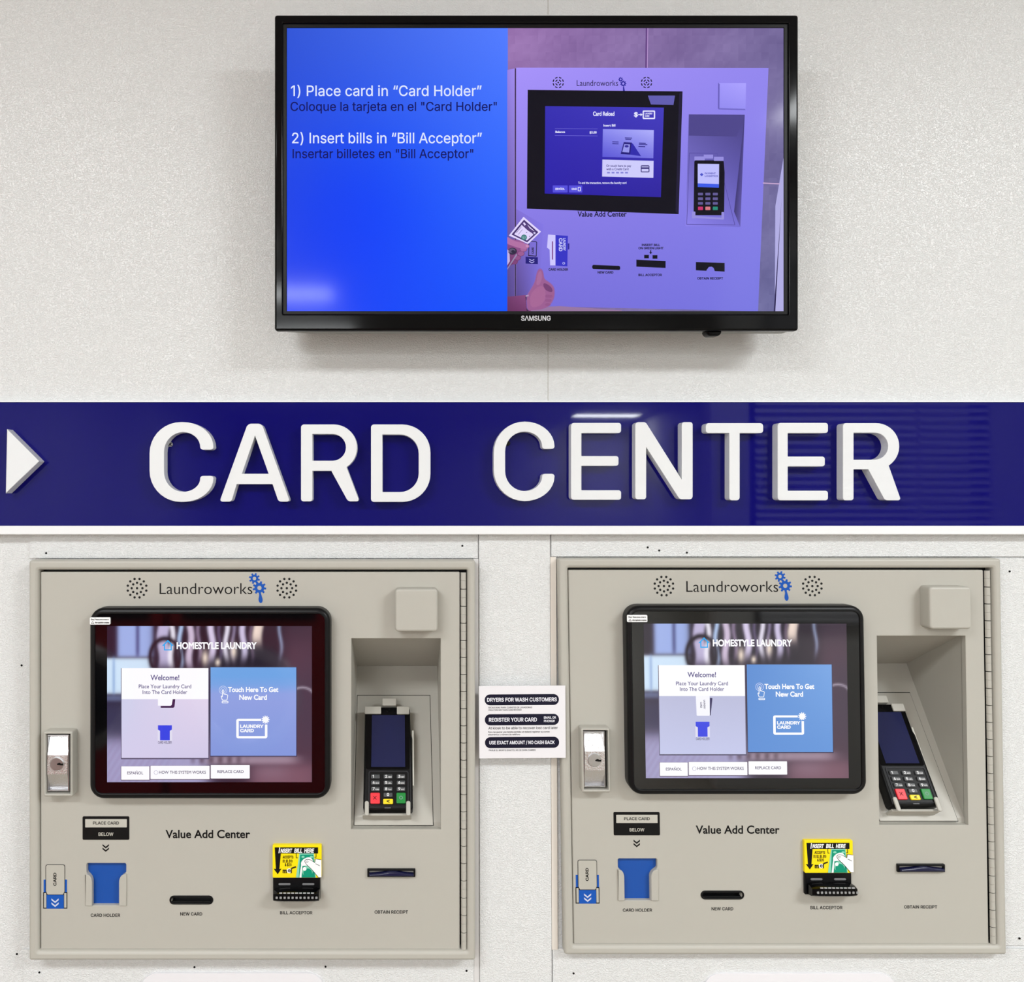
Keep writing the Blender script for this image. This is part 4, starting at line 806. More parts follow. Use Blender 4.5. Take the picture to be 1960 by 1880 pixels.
D.fill(rect(1226.5, 316.5, 1243, 330, 2), T, L5, [rect(1228.2, 323.5, 1241.3, 328.3)], (44, 34, 110)); D.fill(rect(1228, 318.6, 1241.5, 320.4), T, L5 + .0001, color=(206, 204, 252))
D.write(text('To end the transaction, remove the laundry card', 1106.5, 1199, 352, 4, 'B', .03), T, L4, WS)
for (a, b, s_) in ((1058, 1086.5, 'ESPAÑOL'), (1089, 1114.5, 'USAGE')):
    D.fill(rect(a, 355, b, 368.5, 1), T, L4, color=(84, 78, 220)); D.write(text(s_, a + 5, a + 23 if s_[0] == 'E' else a + 15, 363.5, 3.6, 'B', .05), T, L5, WS)
D.fill(rect(1106, 358, 1111.5, 366, 1), T, L5, [rect(1107.2, 359.3, 1110.2, 364.7)], WS)
D.write(text('Value Add Center', 1105.5, 1199.5, 414.5, 9.5, 'B', .03), T, L2, (14, 10, 44))
D.fill([(1104, 399), (1200, 404), (1200, 406.6), (1104, 403.2)], T, L3, color=(9, 7, 22))
D.grad([(1376, 159), (1428, 159), (1427, 210), (1375.5, 208.5)], [(162, 152, 252), (172, 162, 255), (150, 142, 244), (146, 138, 240)], 3, 3, T, L3)
D.fill([(1374.5, 158), (1377.5, 161), (1377, 209), (1374, 208)], T, L4, color=(104, 94, 186))
D.fill([(1377, 207), (1426.5, 208.5), (1426.5, 211), (1375, 209.5)], T, L4, color=(112, 104, 200))
D.grad([(1318.5, 219), (1425.5, 219.5), (1416, 435), (1312, 433)], [(92, 84, 160), (70, 62, 128), (116, 108, 210), (140, 130, 236)], 8, 12, T, L2)
D.fill([(1318.5, 219), (1425.5, 219.5), (1410, 261.5), (1318.5, 259.5)], T, L3, color=(76, 68, 138))
D.grad([(1425.5, 219.5), (1425.4, 221), (1417, 435), (1405, 405)], [(66, 58, 124), (66, 58, 124), (100, 90, 176), (60, 52, 110)], 3, 6, T, L3)
D.fill([(1319, 292.5), (1373, 293), (1407, 430), (1407, 431.2), (1314, 430), (1314, 429)], T, L3, [[(1320, 293.6), (1372.5, 294), (1405.8, 430), (1315, 428.8)]], (84, 74, 160))
D.fill(rp([(1329, 307, 3), (1385, 307, 3), (1387, 330, 2), (1386, 412, 3), (1327.5, 412, 3)]), T, L4, color=(10, 8, 24))
D.fill([(1335.5, 313.5), (1376.5, 314), (1376, 359), (1335.5, 357.5)], T, L5, color=(190, 190, 254)); D.fill([(1335.5, 351), (1376, 352.5), (1376, 359.5), (1335.5, 358)], T, L5 + .0001, color=(60, 90, 230))
D.fill([(1343, 331), (1346.5, 334.2), (1343, 337.5), (1339.5, 334.2)], T, L5 + .0001, color=(70, 80, 200))
D.write(text('PAYMENT', 1349, 1370, 333.5, 3, 'B', .05), T, L5 + .0001, (90, 90, 190)); D.write(text('LOGISTICS', 1349, 1374, 338.5, 3, 'B', .05), T, L5 + .0001, (90, 90, 190))
for r_ in range(4):
    for c_ in range(3):
        cl = (98, 90, 150) if r_ < 3 else ((200, 50, 110), (214, 120, 130), (40, 140, 120))[c_]
        x, y = 1336 + c_ * 14.2, 369 + r_ * 8.9
        D.fill(rect(x, y, x + 9.5, y + (5 if r_ < 3 else 6.5), 1), T, L5, color=cl)
for (x0, y0, x1, y1) in ((1329, 299.5, 1349, 307), (1347, 296, 1365, 303.5), (1366.5, 300, 1385, 308), (1324.5, 405, 1331, 418), (1381, 406, 1386, 419)):
    D.fill(rect(x0, y0, x1, y1, 1), T, L5, color=(150, 142, 222))
D.fill([(1325, 413), (1385, 417), (1385, 420.5), (1325, 417)], T, L5, color=(150, 142, 222))
# slots along the bottom of that machine
D.write(text('INSERT BILL', 1228.5, 1263.5, 471, 4, 'I', .06), T, L2, K0); D.write(text('ON GREEN LIGHT', 1222, 1270, 477, 4, 'I', .06), T, L2, K0)
D.fill([(1244.5, 479), (1246.5, 479), (1246.5, 483), (1248.5, 483), (1245.5, 486.5), (1242.5, 483), (1244.5, 483)], T, L2, color=K0)
D.fill(rect(1233, 488, 1242, 494.5), T, L2, color=K0); D.fill(rect(1249, 488.5, 1258.3, 495.3), T, L2, color=K0)
D.fill([(1218, 497), (1274, 500), (1274, 513), (1218, 510.5)], T, L2, color=K0)
D.fill(rp([(1133.5, 507, 3), (1187, 509, 3), (1187, 517, 3), (1133.5, 515, 3)]), T, L2, color=K0)
D.fill([(1332, 501.5), (1387, 503.5), (1387, 520), (1368, 519), (1366, 513), (1362, 510.5), (1357, 511), (1353, 516), (1352, 518.5), (1332, 517.5)], T, L2, color=K0)
for (s_, a, b, y) in (('CARD HOLDER', 1050, 1087.5, 518), ('NEW CARD', 1144, 1174, 523.5), ('BILL ACCEPTOR', 1222, 1267, 528.5), ('OBTAIN RECEIPT', 1334.5, 1384, 535)):
    D.write(text(s_, a, b, y, 4.2, 'I', .06), T, L2, K0)
D.fill([(1049, 449), (1063, 450), (1063, 508), (1053, 508), (1052, 478), (1047, 474)], T, L2, color=(206, 200, 255))
D.fill([(1063.5, 450), (1087, 451.5), (1086, 510), (1063.5, 508.5)], T, L2, color=(52, 50, 196)); D.fill([(1087, 466), (1089.8, 466), (1089.8, 477), (1087, 478)], T, L3, color=(40, 36, 150))
vert = lambda x0, y0: (lambda x, y: (x0 - (y - y0), y0 + (x - x0)))
D.write(text('LAUNDRY', 1078, 1102, 456, 4.6, 'I', .05, 0, 0, lambda x, y: (1078 - (y - 456) , 456 + (x - 1078))), T, L3, (206, 206, 255))
D.write(text('CARD', 1070, 1095, 456, 6.2, 'I', .05, 0, 0, lambda x, y: (1070 - (y - 456), 456 + (x - 1070))), T, L3, (206, 206, 255))
D.fill(stroke((1057.5, 462), (1057.5, 497), 2), T, L3, color=(110, 30, 110)); D.fill(circ(1079, 504, 2.4, 10), T, L3, [circ(1079, 504, 1.5, 10)], (206, 206, 255))
D.fill(rp([(1012, 461, 3), (1028, 462, 3), (1027, 491, 0), (1011, 490, 0)]), T, L3, [rp([(1013.4, 462.4, 2), (1026.6, 463.3, 2), (1025.6, 489.6, 0), (1012.4, 488.6, 0)])], K0)
D.write(text('CARD', 1016, 1029, 486, 3.6, 'I', .06, turn=lambda x, y: (1021.5 + (y - 486), 486 - (x - 1016))), T, L3, K0)
D.fill([(1006, 491.5), (1029.5, 492.5), (1029.5, 505.5), (1006, 504.5)], T, L3, color=(34, 28, 120))
for y in (497, 501):
    D.fill([(1013, y - 1.5), (1018, y + 1.3), (1022.5, y - 1), (1022.5, y + .6), (1018, y + 3), (1013, y)], T, L4, color=(190, 184, 250))
# two hands and a bank note
SK, SKD = (150, 84, 150), (118, 58, 116)
SK, SKD, SKL = (152, 88, 146), (112, 56, 108), (178, 112, 164)
F0 = L5 + .0003
D.grad([(971, 456), (1004, 462), (992, 500), (971, 512)], [(140, 78, 138), (160, 96, 152), (128, 66, 122), (104, 50, 100)], 5, 6, T, L3)
D.fill([(1002, 415), (1035.5, 443.5), (1011, 467), (974, 451)], T, L4, color=(226, 214, 255))
D.fill([(1003, 420.5), (1030.5, 444.5), (1009, 464), (979, 449)], T, L5, [[(1003.5, 424.5), (1026, 445), (1008.5, 460.5), (984, 448.5)]], (70, 50, 110))
D.fill([(1003.5, 424.5), (1008, 428), (1014, 437), (1026, 445), (1022, 449), (1010, 441), (1000, 432), (997, 429.5)], T, L5 + .0001, color=(84, 62, 122))
D.fill([(1001, 427), (1003.5, 425.5), (1007, 430), (1004, 432)], T, L5 + .0002, color=(226, 214, 255))
D.fill(circ(1023, 446, 4, 12), T, L5 + .0002, color=(70, 52, 112)); D.fill(circ(1023, 446, 2.2, 10), T, L5 + .00025, color=(206, 196, 236))
D.fill(circ(1003, 454.5, 5.6, 16), T, L5 + .0001, color=(60, 120, 120)); D.fill(circ(1003, 454.5, 3.4, 14), T, L5 + .0002, color=(120, 168, 170)); D.write(text('1', 1001.9, 1004, 456.8, 4.6, 'I', .03), T, L5 + .00025, (30, 80, 84))
D.fill(stroke((988, 446), (998, 434), .9), T, L5 + .0001, color=(120, 100, 160)); D.fill(stroke((992, 449), (1000, 439.5), .8), T, L5 + .0001, color=(120, 100, 160)); D.fill(circ(1008, 445, 1.1, 8), T, L5 + .0001, color=(110, 90, 150)); D.fill(circ(1014, 452.5, 1.1, 8), T, L5 + .0001, color=(110, 90, 150))
# fingers of the hand with the note, thumb on top
for (x, y, a, rx, ry, cl) in ((1002, 477, 1.0, 6.5, 4.6, (168, 102, 156)), (997, 485.5, .9, 6.2, 4.4, (156, 92, 146)), (990.5, 493.5, .9, 6, 4.2, (146, 82, 136)), (985, 501.5, .8, 5.4, 4, (126, 66, 120))):
    D.fill(circ(x, y, rx + .8, 16, ry + .8), T, F0 - .0001, color=SKD); D.fill(circ(x, y, rx, 16, ry), T, F0, color=cl)
D.fill(rp([(971, 453, 2), (984, 461, 5), (1000, 465, 6), (1012.5, 467.5, 5), (1013.5, 473.5, 4), (1006, 477, 4), (990, 474, 6), (971, 467, 2)]), T, F0 + .0001, color=SKL)
D.fill(rp([(1006, 468.5, 2), (1012, 469.3, 2.5), (1012, 473, 2), (1006.5, 473, 2)]), T, F0 + .0002, color=(200, 142, 188))
D.fill(circ(981, 481, 8.5, 20, 6.8), T, F0 + .0001, color=(52, 42, 70)); D.fill(circ(980.3, 480, 6, 18, 4.6), T, F0 + .0002, color=(96, 86, 116)); D.fill(circ(982, 481.5, 3.6, 14, 2.8), T, F0 + .0003, color=(44, 38, 66))
D.fill([(971, 478), (975, 480), (976, 500), (971, 508)], T, F0 + .0001, color=(198, 180, 226))
D.fill([(971, 513.5), (988, 486), (990.5, 487.5), (971, 516.5)], T, F0 + .0003, color=(150, 138, 176))
# forearm and blurred fist reaching in at the lower edge
D.grad([(971, 568), (1010, 564.5), (1016, 596), (971, 596.5)], [(110, 56, 104), (140, 76, 132), (118, 60, 110), (100, 46, 92)], 6, 5, T, L4)
fist = [(1008, 567, 8), (1018, 552, 10), (1025, 538, 8), (1027, 524, 6), (1031, 516, 4), (1037, 516, 4), (1040.5, 524, 5), (1041, 535, 6), (1050, 540, 8), (1059, 548, 8), (1061.5, 560, 10), (1058, 578, 14), (1044, 592, 14), (1010, 595, 6)]
D.fill(rp([((p[0] - 1036) * 1.06 + 1036, (p[1] - 560) * 1.05 + 560 if p[1] < 590 else p[1], p[2]) for p in fist]), T, L4 + .0001, color=(142, 98, 178))
D.fill(rp(fist), T, L4 + .0002, color=(156, 94, 146))
D.fill(rp([(1014, 566, 8), (1026, 550, 10), (1040, 546, 8), (1046, 562, 10), (1040, 584, 12), (1016, 590, 8)]), T, L4 + .0003, color=(166, 102, 150))
D.fill(rp([(1029, 526, 3), (1032.5, 518.5, 3), (1036, 519, 3), (1038, 530, 4), (1033, 546, 6), (1026, 546, 4)]), T, L4 + .0003, color=(166, 106, 156))
D.fill(rp([(1040, 541, 4), (1050, 545, 5), (1058, 553, 5), (1057, 560, 4), (1046, 557, 4), (1040, 549, 4)]), T, L4 + .0004, color=(118, 64, 116))
for y in (564, 572, 580):
    D.fill(rp([(1044, y, 3), (1058.5 - (y - 564) * .25, y + 1, 3), (1057.5 - (y - 564) * .3, y + 6, 3), (1043, y + 5.5, 3)]), T, L4 + .0004, color=(148, 86, 138))
D.fill([(1005.5, 565.5), (1012, 563.5), (1015, 594), (1008, 595)], T, L5, color=(52, 36, 60)); D.fill([(1006, 565.5), (1011.8, 564), (1012.2, 567), (1006.4, 568.4)], T, L5 + .0001, color=(176, 150, 190))
D.build('screen', tv, label='lit screen with blue instructions and a machine picture')

# ------------------------------------------------------------------ card kiosks
def soft(x, a, b, w):
    f = lambda t: 1 / (1 + math.exp(-max(-40, min(40, t))))
    return f((x - a) / w) * f((b - x) / w)
def mixc(c, d, t):
    t = max(0, min(1, t)); return tuple(c[j] * (1 - t) + d[j] * t for j in range(3))
def laundry_picture(u, v):
    """The out-of-focus picture behind the tiles, in crop units of the photograph."""
    X = 215 + u * 1537; Y = 190 + v * 1180
    c = mixc((46, 36, 56), (60, 48, 62), u)
    def put(col, x0, x1, y0, y1, k, w=14, wy=14):
        nonlocal c
        c = mixc(c, col, k * soft(X, x0, x1, w) * soft(Y, y0, y1, wy))
    put((36, 26, 44), 100, 290, 100, 420, .9)
    put((164, 184, 240), 292, 560, 60, 424, .95, 8, 6)
    put((60, 60, 110), 432, 456, 60, 424, .8, 5)
    put((212, 234, 255), 100, 550, 432, 705, .97, 8, 6)
    put((120, 150, 205), 258, 272, 432, 705, .8, 4)
    put((112, 122, 160), 100, 340, 715, 760, .9, 10, 6)
    put((58, 54, 84), 100, 980, 770, 1010, .9, 20, 24)
    put((176, 172, 214), 100, 980, 1030, 1500, .9, 30, 30)
    if Y > 1040:
        c = mixc(c, (140, 124, 164), .22 * (0.5 + 0.5 * math.sin((X * .8 + Y * .5) * .16)) * soft(X, 100, 700, 40))
    if Y < 520:
        c = mixc(c, (30, 24, 36), .75 * soft(X, 590, 1530, 25) * soft(Y, 0, 505, 10))
    for (x, w, col) in ((640, 44, (196, 186, 222)), (700, 18, (246, 242, 255)), (765, 15, (190, 216, 255)), (838, 24, (214, 196, 222)), (905, 12, (150, 130, 160)), (1000, 24, (224, 212, 242)), (1062, 9, (110, 96, 134)), (1110, 17, (244, 238, 255)), (1160, 10, (160, 148, 182)), (1238, 22, (216, 206, 238)), (1300, 9, (130, 110, 136)), (1350, 36, (255, 234, 220)), (1515, 9, (190, 214, 255))):
        sw = 10 * math.sin(Y * .02 + x)
        bot = 500 if x < 900 else (450 - (x - 900) * .05 if x != 1350 else 320)
        put(col, x - w + sw, x + w + sw, 20, bot, .97, 5, 22)
    for (x, y, rx, ry) in ((950, 430, 26, 60), (1165, 380, 24, 60), (1045, 465, 20, 30)):
        c = mixc(c, (250, 232, 214), .9 * math.exp(-(((X - x) / rx) ** 2 + ((Y - y) / ry) ** 2)))
    d = math.hypot(X - 650, (Y - 425) * .8)
    if Y < 505:
        c = mixc(c, (34, 26, 38), .95 * math.exp(-((d - 112) / 16) ** 2))
    put((52, 42, 54), 1400, 1490, 100, 500, .6, 20); put((88, 62, 78), 1545, 1800, 300, 1300, .8, 30, 50); put((66, 58, 76), 1640, 1800, 500, 1100, .6, 20, 60)
    d = math.hypot(X - 1680, Y - 760)
    if Y < 760:
        c = mixc(c, (190, 180, 196), .7 * math.exp(-((d - 105) / 10) ** 2))
    put((186, 164, 182), 960, 1640, 1170, 1236, .8, 30, 8)
    put((70, 52, 66), 850, 1240, 1178, 1224, .7 * (0.5 + 0.5 * math.sin(X * .09)), 20, 10)
    put((132, 92, 108), 1285, 1800, 1236, 1500, .85, 30, 20)
    put((170, 150, 170), 1330, 1560, 1250, 1330, .45, 40, 30)
    return c

def build_kiosk(shift, second):
    side = 'right-hand' if second else 'left-hand'
    P = Plane(PL.O, (0, 0, 1), shift)
    near = 'whose payment terminal recess opens beside the bare right wall' if second else 'with the DRYERS notice hanging past its hinged side'
    z0 = P.W(*P.uv(480, 1839, .006), 0)
    root = thing('card_kiosk', (z0.x, 0, z0.z),
                 'beige wall kiosk to the right of the DRYERS notice, screen showing a dangling white card' if second else
                 'beige wall kiosk to the left of the DRYERS notice, red reflections on its touch screen', 'kiosk', 'beige laundry card kiosks')
    OUT = rect(55, 1073, 909.8, 1839, 4, 3); INN = rect(73, 1091.2, 894.5, 1821, 2, 2)
    uo = P.uvs(OUT, .006); ui = P.uvs(INN, .006)
    mb = MB(P); mb.solid(uo, M_BEIGE, -.020 if not second else -.012, .006, .0035, [ui], uv=True, hbev=.005)
    fr = mb.build('frame', root, True)
    # recess in the door
    RO = [P.uv(672.5, 1222, 0), P.uv(843.5, 1222, 0), P.uv(843.5, 1588, 0), P.uv(672.5, 1588, 0)]
    u0, u1, zt_, zb_ = RO[0][0], RO[1][0], RO[0][1], RO[2][1]
    RO = [(u0, zb_), (u1, zb_), (u1, zt_), (u0, zt_)]
    hy = .155
    A = P.uv(755, 1275, -hy)[1]; B = zb_ + .007; bd = .004
    # cabinet behind the door
    m_ = .010
    body = [(uo_[0], uo_[1]) for uo_ in P.uvs(rect(64, 1082, 901, 1830), .006)]
    mb = MB(P); mb.solid(body, M_SATBLACK, -.21, -.013, 0, [[(u0 - .002, zb_ - .002), (u1 + .002, zb_ - .002), (u1 + .002, zt_ + .002), (u0 - .002, zt_ + .002)]], uv=True, back=False)
    mb.build('cabinet', root)
    # door slab
    th_px = rp([(165.5, 1652.5, 3), (241.5, 1652.5, 3), (241.5, 1672, 5), (237, 1674, 2), (227.6, 1682, 6), (227.6, 1733.5, 1), (176, 1733.5, 1), (176, 1682, 6), (169, 1674, 2), (165.5, 1672, 5)], 4)
    slot_px = rect(327, 1717.5, 405, 1729.5, 6, 6)
    mb = MB(P)
    D_out = P.uvs(rect(77.6, 1095, 880, 1818.4, 2, 3), 0)
    mb.solid(D_out, M_BEIGE, -.0105, 0, .0018, [RO, P.uvs(th_px, 0), P.uvs(slot_px, 0)], uv=True, hbev=.0006)
    door = mb.build('door', root, True)
    # recess shell
    mb = MB(P)
    W = P.W
    a0, a1 = W(u0, zt_, -.010), W(u1, zt_, -.010); b0, b1 = W(u0, A, -hy), W(u1, A, -hy)
    c0, c1 = W(u0, B, -bd - .006), W(u1, B, -bd - .006); d0, d1 = W(u0, zb_, -.010), W(u1, zb_, -.010)
    f0, f1 = W(u0, zt_, 0), W(u1, zt_, 0)
    mb.face([a0, b0, b1, a1], M_BEIGE); mb.face([c0, c1, b1, b0], M_BEIGE)
    mb.face([a0, d0, c0, b0], M_BEIGE); mb.face([a1, b1, c1, d1], M_BEIGE); mb.face([d0, d1, c1, c0], M_BEIGE)
    rec = mb.build('terminal_recess', root)
    # sloped plate
    vS = (b0 - c0)
    PSL = Plane((PL.W((u0 + u1) / 2, B, -bd - .006)), (0, vS.y, vS.z), shift)
    mb = MB(PSL)
    mb.fill([(683.5, 1330.5), (823.5, 1330.5), (830, 1581), (677, 1580.5)], INK_K, .0002)
    mb.solid([(684.3, 1331.5), (822.7, 1331.5), (828.8, 1579.6), (678.2, 1579.6)], M_BEIGE, .0002, .0012, .0003)
    mb.build('mounting_plate', rec)
    NF = .025
    mb = MB(PSL); mb.solid(rect(693.5, 1556.5, 787.5, 1561.5, 1), M_BEIGE, .0012, .021, .0015)
    cr = mb.build('terminal_cradle', root, True)
    for (x0, y0, x1, y1) in ((697.5, 1352, 729.5, 1366.3), (759.5, 1352, 783.5, 1366.8)):
        mb = MB(PSL); mb.solid(rect(x0, y0, x1, y1, 2), M_BEIGE, NF + .0015, NF + .004, .001); mb.build('top_tab', cr, True)
    mb = MB(PSL); mb.solid(rect(731.5, 1336.5, 758.5, 1350.5, 2), M_BEIGE, .0012, NF + .001, .001); mb.build('top_tab', cr, True)
    for (x0, x1) in ((698, 706), (777.3, 785.7)):
        mb = MB(PSL); mb.solid(rect(x0, 1533, x1, 1561, 3.5), M_BEIGE, NF + .0015, NF + .004, .0012); mb.build('front_prong', cr, True)
    # payment terminal: lifts out of the cradle
    tpos = PSL.W(*PSL.uv(742, 1555, .015), .015)
    tm = thing('payment_terminal', tpos, 'black keypad payment terminal in the recess of the kiosk ' + ('right' if second else 'left') + ' of the DRYERS notice', 'payment terminal', 'payment terminals in the kiosk recesses')
    mb = MB(PSL)
    mb.solid(rp([(698.5, 1353, 5), (784.5, 1353, 5), (786.5, 1405, 0), (789, 1412, 2), (790.5, 1550.5, 6), (694.7, 1550.5, 6)]), M_SATBLACK, .0035, NF, .004)
    tb = mb.build('body', tm, True)
    mb = MB(PSL); mb.solid(rect(700, 1355.5, 784, 1473, 4), M_GLOSSBLACK, NF, NF + .0006, .0003); mb.build('front_glass', tb)
    mb = MB(PSL); mb.fill(rp([(712, 1369), (774.7, 1369), (775.5, 1468.3), (710.5, 1468.3)]), M_CARDGLASS, NF + .0008); mb.build('display', tm)
    mb = MB(PSL); mb.solid(circ(743.5, 1359.5, 3.8, 18), M_GLOSSBLACK, NF + .0006, NF + .0012, .0004, [circ(743.5, 1359.5, 2.6, 18)]); mb.build('camera_ring', tb)
    mb = MB(PSL); mb.solid(rect(705.5, 1475.5, 782, 1544, 4), ink((52, 52, 56), .3), NF, NF + .0012, .0006, [rect(707.3, 1477.3, 780.2, 1542.5, 3)]); mb.build('keypad_rim', tb)
    mb = MB(PSL); mb.fill(stroke((736, 1546.6), (748, 1546.6), 1.6), ink((110, 110, 112)), NF + .0002); mb.build('maker_mark', tb)
    mb = MB(PSL); mb.solid(rect(788.5, 1398, 792.3, 1504, 1), ink((222, 220, 210)), .010, .020, .001); mb.build('stylus', tm, label='pale stylus in the side of the terminal')
    KW = ink((236, 236, 236), .5); KG = mat('key_grey', (70, 72, 74), .35)
    letters = ('', 'ABC', 'DEF', 'GHI', 'JKL', 'MNO', 'PQRS', 'TUV', 'WXYZ')
    xs = ((710.2, 727), (734.2, 751.3), (759.2, 775.6)); ys = ((1482.3, 1490.3), (1494, 1502), (1506, 1514))
    for k in range(9):
        (x0, x1), (y0, y1) = xs[k % 3], ys[k // 3]
        mb = MB(PSL); mb.solid(rect(x0, y0, x1, y1, 1.5, 3), KG, NF, NF + .0028, .001)
        mb.write(text(str(k + 1), x0 + 3.0, x0 + (5.4 if k == 0 else 7.0), y1 - 1.4, 5.2, 'I', .04), KW, NF + .003)
        if letters[k]:
            mb.write(text(letters[k], x0 + 8.2, x1 - 1.6, y1 - 1.5, 2.6, 'I', .03), KW, NF + .003)
        mb.build('key', tm)
    mb = MB(PSL); mb.solid(rect(734.2, 1517.2, 751.5, 1525.4, 1.5, 3), KG, NF, NF + .0028, .001); mb.write(text('0', 740.3, 745, 1523.8, 5.4, 'I', .05), KW, NF + .003); mb.build('key', tm)
    mb = MB(PSL); mb.solid(rect(708.8, 1517.2, 727.2, 1538.2, 2, 3), mat('key_red', (236, 50, 62), .35), NF, NF + .0028, .001)
    for (a, b) in (((714.5, 1524), (720.5, 1530.5)), ((714.5, 1530.5), (720.5, 1524))): mb.fill(stroke(a, b, 1.3), ink((120, 20, 30)), NF + .003)
    mb.build('key', tm, label='red cancel key')
    mb = MB(PSL); mb.solid(rect(733.2, 1529, 752.3, 1538.8, 2, 3), mat('key_yellow', (248, 216, 20), .35), NF, NF + .0028, .001); mb.write(text('<', 739.7, 745.7, 1536.3, 6.5, 'I', .06), INK_K, NF + .003); mb.build('key', tm, label='yellow clear key')
    mb = MB(PSL); mb.solid(rect(758.7, 1517.2, 776.5, 1537.6, 2, 3), mat('key_green', (14, 132, 52), .35), NF, NF + .0028, .001)
    mb.fill(circ(767.5, 1527, 3.6, 18), ink((120, 150, 140)), NF + .003, [circ(767.5, 1527, 2.2, 16)]); mb.build('key', tm, label='green enter key')

    # continuous hinge
    mb = MB(P)
    ua, ub = P.uv(881.8, 1100, .003)[0], P.uv(892.6, 1100, .003)[0]
    za, zb2 = P.uv(887, 1095.5, .003)[1], P.uv(887, 1819.5, .003)[1]
    uc, rr = (ua + ub) / 2, (ub - ua) / 2
    nk = 44; dz = (za - zb2) / nk
    for k in range(nk):
        top = za - k * dz - (.0006 if k % 2 == 0 else .00015); bot = za - (k + 1) * dz + (.00015 if k % 2 == 0 else .0006)
        ring = [(uc - rr * math.cos(math.pi * j / 10), .0005 + rr * .9 * math.sin(math.pi * j / 10) - .001) for j in range(11)]
        for j in range(10):
            (x0, n0), (x1, n1) = ring[j], ring[j + 1]
            mb.face([P.W(x0, bot, n0), P.W(x1, bot, n1), P.W(x1, top, n1), P.W(x0, top, n0)], M_BEIGE)
        for zz in (top, bot):
            mb.face([P.W(x, zz, n) for x, n in (ring if zz == bot else ring[::-1])], M_BEIGE)
    mb.face([P.W(ua, zb2, -.002), P.W(ub, zb2, -.002), P.W(ub, za, -.002), P.W(ua, za, -.002)], INK_K)
    mb.build('hinge', root, True, weld=True)

    # speaker holes, maker's lettering and printing on the door
    for cx_ in (262.3, 549):
        mb = MB(P)
        for (r, n, ph) in ((18.3, 12, 15), (10.3, 8, 0), (0, 1, 0)):
            for k in range(n):
                a = math.radians(ph + 360 * k / n)
                mb.fill(circ(cx_ + r * math.cos(a), 1126 + r * math.sin(a), 2.35, 10), M_BLACK, .0002)
        mb.build('speaker_grille', door)
    mb = MB(P); mb.write(text('Laundroworks', 305.5, 483, 1137.3, 21, 'B', -.006), ink((16, 15, 15)), .0002)
    mb.fill(gear(487, 1107.5, 10.6, 7.4, 8, .3), INK_BLUE, .0002, [circ(487, 1107.5, 3.4, 14)])
    mb.fill(gear(496.6, 1125.5, 13, 9.4, 9, .1), INK_BLUE, .0003, [circ(496.6, 1125.5, 4.2, 14)])
    mb.fill(rp([(497.0, 1134, 0), (499, 1134, 0), (503.6, 1150, 4), (499.2, 1156.5, 5), (494.2, 1150, 4)]), INK_BLUE, .00025)
    mb.build('maker_logo', door, label='LAUNDROWORKS lettering with two blue gears and a drop'.replace('LAUNDROWORKS', 'thin black'))
    def label(name, parts, lab=None):
        mb = MB(P)
        for p in parts: mb.write(p[0], p[1], p[2] if len(p) > 2 else .0002)
        return mb.build(name, door, label=lab)
    label('lettering', [(text('Value Add Center', 316.8, 478.7, 1604.2, 15, 'B', .028), INK_K)])
    label('lettering', [(text('CARD HOLDER', 173.6, 230.3, 1755, 5.6, 'I', .035), INK_K)])
    label('lettering', [(text('NEW CARD', 345, 387, 1752.6, 5.8, 'I', .035), INK_K)])
    label('lettering', [(text('BILL ACCEPTOR', 536, 598, 1750.3, 5.8, 'I', .035), INK_K)])
    label('lettering', [(text('OBTAIN RECEIPT', 717, 781, 1749, 5.8, 'I', .035), INK_K)])
    # PLACE CARD BELOW decal
    mb = MB(P)
    mb.solid(rect(158, 1563, 247.3, 1607.8, 2, 3), INK_K, 0, .0006, .0002)
    mb.fill(rect(163, 1568, 242.8, 1584, .8), ink((192, 189, 179)), .0008)
    mb.write(text('PLACE CARD', 178, 227.6, 1578.4, 5.5, 'I', .03), INK_K, .0010)
    mb.write(text('BELOW', 188.5, 217, 1600, 6, 'I', .03), ink((192, 189, 179)), .0008)
    mb.build('instruction_decal', door)
    mb = MB(P)
    for y in (1616, 1622.5):
        mb.fill([(196.2, y), (202.4, y + 5), (208.6, y), (208.6, y + 3.3), (202.4, y + 8.3), (196.2, y + 3.3)], INK_K, .0002)
    mb.build('down_arrows', door)
    # small picture of a card sliding into the holder
    mb = MB(P)
    mb.fill(rect(83.5, 1684, 128.3, 1709), INK_BLUE, .0002)
    mb.fill(rect(82.6, 1708, 128.8, 1739.5), INK_K, .0003, [[(84.2, 1710), (88, 1709.5), (88, 1737.8), (84.2, 1737.8)], [(123.2, 1709.5), (127.2, 1710), (127.2, 1737.8), (123.2, 1737.8)]])
    BG = ink((184, 181, 171))
    for (a, b) in ((84.2, 88.6), (122.8, 127.2)): mb.fill(rect(a, 1710, b, 1737.8), BG, .0004)
    mb.fill(rect(89.2, 1713.5, 122, 1739.6), INK_BLUE, .0005)
    card = rp([(87.2, 1655, 4), (124.5, 1655, 4), (124.5, 1707, 0), (121, 1713.5, 0), (90.5, 1713.5, 0), (87.2, 1707, 0)])
    mb.fill(card, INK_K, .0006); mb.fill(rp([(88.2, 1656, 3.4), (123.5, 1656, 3.4), (123.5, 1706.5, 0), (120.4, 1712.5, 0), (91.2, 1712.5, 0), (88.2, 1706.5, 0)]), BG, .0007)
    mb.write(text('CARD', 100, 125.2, 1700, 5.2, 'I', .06, turn=lambda x, y: (107.6 + (y - 1700), 1696 - (x - 100))), INK_K, .0008)
    for y in (1720, 1727.5):
        mb.fill([(98.5, y), (105.4, y + 5.6), (112.3, y), (112.3, y + 3.4), (105.4, y + 9), (98.5, y + 3.4)], ink((200, 206, 226)), .0008)
